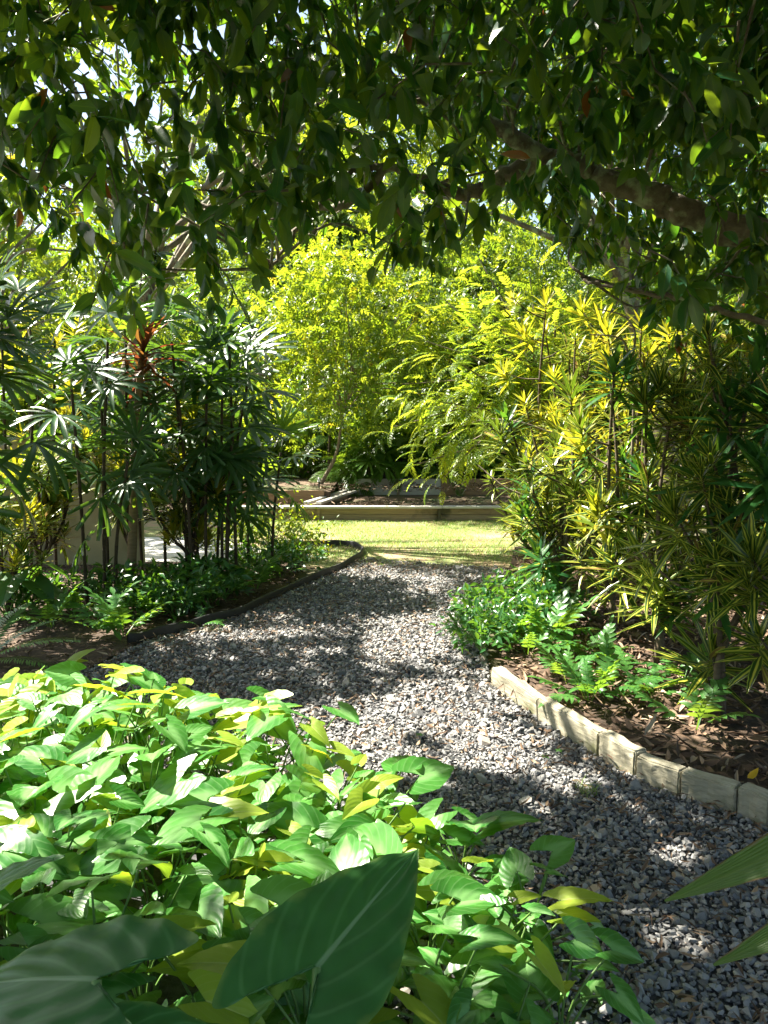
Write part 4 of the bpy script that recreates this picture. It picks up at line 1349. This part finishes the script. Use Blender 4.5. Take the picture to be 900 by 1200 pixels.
i = 0
for (px, py) in ((135, 708), (160, 700), (178, 712), (200, 702), (222, 694), (245, 690), (265, 684), (190, 690), (285, 676), (305, 672), (160, 725), (325, 668), (250, 705), (345, 668), (110, 700), (75, 705), (40, 715), (10, 725), (228, 716), (205, 725)):
    cover('glossy dark green low clump under the palms', gp(px, py, .01), R.uniform(.9, 1.3), 'glossy low clumps under the palms', i)
    i += 1
for (px, py) in ((560, 722), (585, 712), (610, 700), (575, 740), (600, 728), (625, 716), (550, 750), (640, 740), (660, 725), (565, 765), (590, 752), (620, 740)):
    cover('leafy green low clump at the far end of the timber edging', gp(px, py, .05), R.uniform(.8, 1.1), 'leafy low clumps behind the timber edging', i)
    i += 1
# light small-leaved bush under the lower palm
for (b, lbl, s) in ((gp(318, 650), 'light green fine-leaved bush under the lower palm', 1.0), (gp(285, 652), 'light green fine-leaved bush among the dark canes', .8), (gp(352, 655), 'lowest fine-leaved bush beside the curl of the edging', .55)):
    t = thing('fine_leaved_bush', lbl, 'bush', b, 'fine-leaved bushes beside the lawn')
    m1, m2 = MB(), MB()
    for k in range(14):
        a = R.uniform(0, 6.28)
        r = R.uniform(.1, .5) * s
        e = np.array([math.cos(a) * r, math.sin(a) * r, R.uniform(.2, .5) * s])
        m1.tube(curve([(0, 0, 0), e * [.4, .4, .7], e], 4), np.linspace(.006, .003, 9), 4, cap=False)
        tree_leaves(m2, e[None] * np.array([[1, 1, 1]]) + R.normal(0, .05, (3, 3)), .22, 16, [(q[0] * .65, q[1], q[2]) for q in SM])
    m1.obj('stem', M['palebark'], t)
    m2.obj('foliage', M['small'], t)
# broad dark leaves low at the picture edge
EL = [arrow_leaf(.30, .24, .34, seed=s, cup=.12, droop=.5, ripple=.012) for s in (1, 2)]
ELM = [tmesh('leaf', e, M['cover']) for e in EL]
t = thing('broadleaf_plant', 'dark broad heart-leaved plant in front of the cream wall', 'plant', gp(28, 722, .01))
for k in range(7):
    a = k * 2.4
    e = np.array([math.cos(a) * .18, math.sin(a) * .18, .25 + .06 * (k % 4)])
    MB().tube(curve([(0, 0, 0), e * [.3, .3, .7], e], 5), .006, 6).obj('leaf_stalk', M['stemg'], t)
    link('leaf', ELM[k % 2], t, mtx=M4(frames(np.array([[math.cos(a), math.sin(a), -.5]]), np.array([[0, 0, 1.0]]))[0], e))

# ------------------------------------------------------------------ arrowhead plants in the near bed
SY = [tmesh('leaf', arrow_leaf(L_, W_, .56, cup=cu, droop=dr, ripple=.018, seed=s), M['syng']) for s, (L_, dr, W_, cu) in enumerate(((.125, .25, .135, .14), (.135, .5, .125, .05), (.115, .1, .135, .30), (.14, .65, .115, .18), (.10, .3, .11, .5)))]
SYY = [tmesh('leaf', arrow_leaf(.12, .085, .38, cup=.6, droop=.2, ripple=.01, seed=8), M['syng_y']), tmesh('leaf', arrow_leaf(.15, .10, .36, cup=.3, droop=.5, ripple=.012, seed=9), M['syng_y'])]
BED = [(-3.4, 1.3), (-3.3, 3.0), (-2.3, 3.5), (-1.4, 3.35), (-.75, 3.05), (-.35, 2.95), (0.0, 2.62), (.22, 2.42), (.42, 2.12), (.50, 1.86), (.42, 1.62), (.12, 1.3), (-.9, 1.2), (-1.6, 1.25)]
P = jgrid(-3.3, .6, 1.2, 3.8, .178)
P = P[inpoly(P[:, 0], P[:, 1], BED)]
SGL = 'arrowhead plant with pale heart-shaped leaves in the sunny near bed'
for i, (x, y) in enumerate(P):
    edge = np.clip((x + .9) / 1.3, 0, 1)            # lower toward the gravel
    H = (.50 - .22 * edge) * R.uniform(.85, 1.12)
    if y > 3.1:
        H *= .85
    t = thing('arrowhead_plant', SGL, 'arrowhead plant', (x, y, 0), 'arrowhead plants in the near bed')
    st = MB()
    nl = R.integers(7, 11)
    for k in range(nl):
        a = k * 2.4 + R.uniform(-.5, .5)
        r = R.uniform(.05, .19)
        hh = H * (R.uniform(.72, 1.08) if k < 5 else R.uniform(.3, .7))
        e = np.array([math.cos(a) * r, math.sin(a) * r, hh])
        st.tube(curve([(0, 0, 0), e * [.25, .25, .6], e], 4), np.linspace(.0042, .0028, 9), 5, cap=False)
        aa = a + R.uniform(-.9, .9)
        dip = R.uniform(-.6, .45)
        d = np.array([[math.cos(aa), math.sin(aa), dip]])
        nrm = np.array([[R.normal(0, .30) - .1, R.normal(0, .30) - .22, 1.0]])
        young = R.random() < .24 and k < 5
        link('leaf', (SYY if young else SY)[R.integers(2 if young else 5)], t, mtx=M4(frames(d, nrm)[0], e, R.uniform(.55, 1.3) * (.8 if k >= 5 else 1) * (.75 if edge > .9 else 1)))
    st.obj('stem', M['stemg'], t)
# tall young shoot at the back of the bed
b = gp(95, 812)
t = thing('arrowhead_shoot', 'tall yellow-green young shoot rising above the near bed against the mulch', 'arrowhead plant', b)
for (px, py, az, dz_, s) in ((88, 775, .5, .6, 1.15), (84, 778, .9, .1, .8)):
    e = at(px, py, b[1]) - b
    MB().tube(curve([(0, 0, 0), e * .5 + [.02, 0, 0], e], 5), .004, 5).obj('leaf_stalk', M['stemg'], t)
    link('leaf', SYY[0], t, mtx=M4(frames(np.array([[math.cos(az), math.sin(az) * .3, dz_]]), np.array([[-.4, -.4, .8]]))[0], e, s))

# ------------------------------------------------------------------ elephant ears
def ear(label, base, leaves):
    t = thing('elephant_ear_plant', label, 'elephant ear plant', base, None)
    base = np.asarray(base, float)
    for i, (p, d, n, L, W, seed, cup, dr) in enumerate(leaves):
        tp = arrow_leaf(L, W, .46, 8, 18, 14, cup, dr, .013, seed, .0075)
        mb = MB()
        mb.add(*tp, .1)
        o = link('leaf', mb.mesh('leaf', M['eleph']), t, mtx=M4(frames(np.array([d], float), np.array([n], float))[0], np.asarray(p) - base))
        e = np.asarray(p) - base - [0, 0, .003]
        MB().tube(curve([(0.02 * i, 0, 0), e * [.35, .35, .65], e], 8), np.linspace(.016, .0085, 17), 9).obj('leaf_stalk', M['stemg'], t)


zA, tA = at(372, 1133, 1.17), at(488, 990, 1.42)
ear('elephant ear plant with one large upright leaf over the pale bed', (-.10, .80, 0), [(zA, tA - zA, (.10, -.30, 1), np.linalg.norm(tA - zA) * 1.03, .255, 3, .12, .14)])
zB = at(113, 1147, 1.10)
ear('elephant ear plant in the picture corner with spread drooping leaves', (-.38, .80, 0), [(zB, (-.30, .06, -.03), (.0, -.18, 1), .28, .27, 5, -.10, .35), (at(-30, 1050, 1.5), (.30, .06, .16), (-.1, .05, 1), .20, .15, 7, .1, .25), (at(150, 1225, 1.02), (.22, .12, -.05), (.1, -.3, 1), .16, .13, 9, .15, .4)])

# strap-leaved plant whose leaf ends reach into the picture
b = np.array([1.95, 1.0, .05])
splant = thing('strap_leaf_plant', 'plant with long ribbed strap leaves reaching in over the gravel', 'plant', b)
MB().tube(curve([(0, 0, 0), (.02, 0, .5), (-.1, 0, 1.12)], 6), np.linspace(.05, .04, 13), 10).obj('stem', M['tancane'], splant)


def strap_path(p0, p1, lift, W, nseg=18):
    """strap leaf as a curved blade between two world points"""
    p0, p1 = np.asarray(p0, float), np.asarray(p1, float)
    c = curve([p0, (p0 * .6 + p1 * .4) + [0, 0, lift], p1], nseg // 2)
    t = np.gradient(c, axis=0)
    t /= np.linalg.norm(t, axis=1)[:, None]
    x = np.cross(t, [-.2, -.75, .65])
    x /= np.linalg.norm(x, axis=1)[:, None]
    z = np.cross(x, t)
    n = len(c)
    u = np.linspace(-1, 1, 7)
    s = np.linspace(0, 1, n)
    w = W / 2 * np.minimum(1, .45 + 2 * s) * np.clip(1 - s ** 6, .03, 1)
    V = (c[:, None] + x[:, None] * (u[None, :, None] * w[:, None, None]) + z[:, None] * ((np.abs(u) * .30 - .05 * np.cos(u * 9))[None, :, None] * w[:, None, None])).reshape(-1, 3)
    UV = np.stack([np.tile(.5 + .5 * u, n), np.repeat(s, 7)], 1)
    Fq = [(i * 7 + k, i * 7 + k + 1, (i + 1) * 7 + k + 1, (i + 1) * 7 + k) for i in range(n - 1) for k in range(6)]
    return V, np.array(Fq), UV


crown_p = b + [-.1, 0, 1.12]
for (e, lift, W) in ((at(779, 1056, 1.36), .20, .13), (at(836, 1131, 1.25), .18, .13), (b + [.5, .6, .7], .3, .06), (b + [.7, -.3, .6], .3, .06), (b + [.1, .8, .8], .3, .06), (b + [-.1, -.8, .7], .3, .06), (b + [.2, .3, 1.5], .1, .05), (b + [.5, .1, 1.2], .2, .06)):
    V, Fq, UV = strap_path(crown_p, e, lift, W)
    mb = MB()
    mb.add(V - b, Fq, UV, R.random())
    mb.obj('leaf', M['strap'], splant)

# small weeds on the gravel
TUFT = MB()
K = 46
a = R.uniform(0, 6.28, K)
TUFT.scatter(strap(.085, .005, lambda t: 1 - .8 * t, 3, .2, .6), np.column_stack([R.normal(0, .03, K), R.normal(0, .03, K), np.zeros(K)]), frames(np.column_stack([np.cos(a) * .7, np.sin(a) * .7, R.uniform(.3, 1.2, K)]), np.tile([0, 0, 1.0], (K, 1))), R.uniform(.6, 1.1, K))
o = TUFT.obj('grass_tuft', M['grass'], None, True, Vector(gp(690, 928, .02)))
tag(o, 'small bright grass tuft on the gravel beside the timber edging', 'grass tuft')
SEED = MB()
for k in range(5):
    a = k * 1.26
    SEED.scatter(CL[0], np.array([[0, 0, .02]]), frames(np.array([[math.cos(a), math.sin(a), .3]]), np.array([[0, 0, 1.0]])), np.array([.3]))
SEED = SEED.mesh('seedling', M['fern'])
for (px, py) in ((492, 866), (655, 885), (530, 905), (640, 892), (675, 1150), (460, 705)):
    tag(link('seedling', SEED, None, Vector(gp(px, py, .02))), 'tiny green seedling sprouting between the gravel stones', 'seedling', 'seedlings in the gravel')
YL = MB()
YL.scatter(DRY[2], np.array([[0, 0, 0.0]]), frames(np.array([[.6, .3, .25]]), np.array([[-.2, -.5, 1]])), np.array([.95]))
o = YL.obj('fallen_leaf', M['yellow'], None, True, Vector(gp(876, 912, .10)))
tag(o, 'bright yellow fallen leaf on the brown litter', 'fallen leaf')

# ------------------------------------------------------------------ light, sky, camera
w = bpy.data.worlds.new('World')
scn.world = w
w.use_nodes = True
nt = w.node_tree
nt.nodes.clear()
sky = N(nt, 'ShaderNodeTexSky', sky_type='NISHITA')
sky.sun_disc = False
sky.sun_elevation = SUN_EL
sky.sun_rotation = -SUN_AZ
sky.air_density = 1.2
sky.dust_density = 2.0
bg = N(nt, 'ShaderNodeBackground')
bg.inputs['Strength'].default_value = .06
wo = N(nt, 'ShaderNodeOutputWorld')
nt.links.new(sky.outputs[0], bg.inputs[0])
nt.links.new(bg.outputs[0], wo.inputs[0])
sd_ = bpy.data.lights.new('sun', 'SUN')
sd_.energy = 5.0
sd_.angle = math.radians(.53)
sd_.color = (1.0, .93, .80)
so = bpy.data.objects.new('sun', sd_)
COL.objects.link(so)
so.rotation_euler = Vector(SUN.tolist()).to_track_quat('Z', 'Y').to_euler()
so.location = (0, 0, 20)
cam = bpy.data.cameras.new('camera')
cam.sensor_width = 36
cam.lens = 36 * F / 1200
cam.clip_start = .05
cam.clip_end = 500
co = bpy.data.objects.new('camera', cam)
COL.objects.link(co)
co.location = (0, 0, CZ)
co.rotation_euler = (PI / 2 - PITCH, 0, 0)
scn.camera = co
scn.view_settings.view_transform = 'Standard'
scn.view_settings.look = 'None'
scn.view_settings.exposure = 2.35
scn.view_settings.gamma = 1
cy = scn.cycles
cy.max_bounces = 6
cy.diffuse_bounces = 3
cy.glossy_bounces = 2
cy.transmission_bounces = 4
cy.use_denoising = True
cy.caustics_reflective = False
cy.caustics_refractive = False
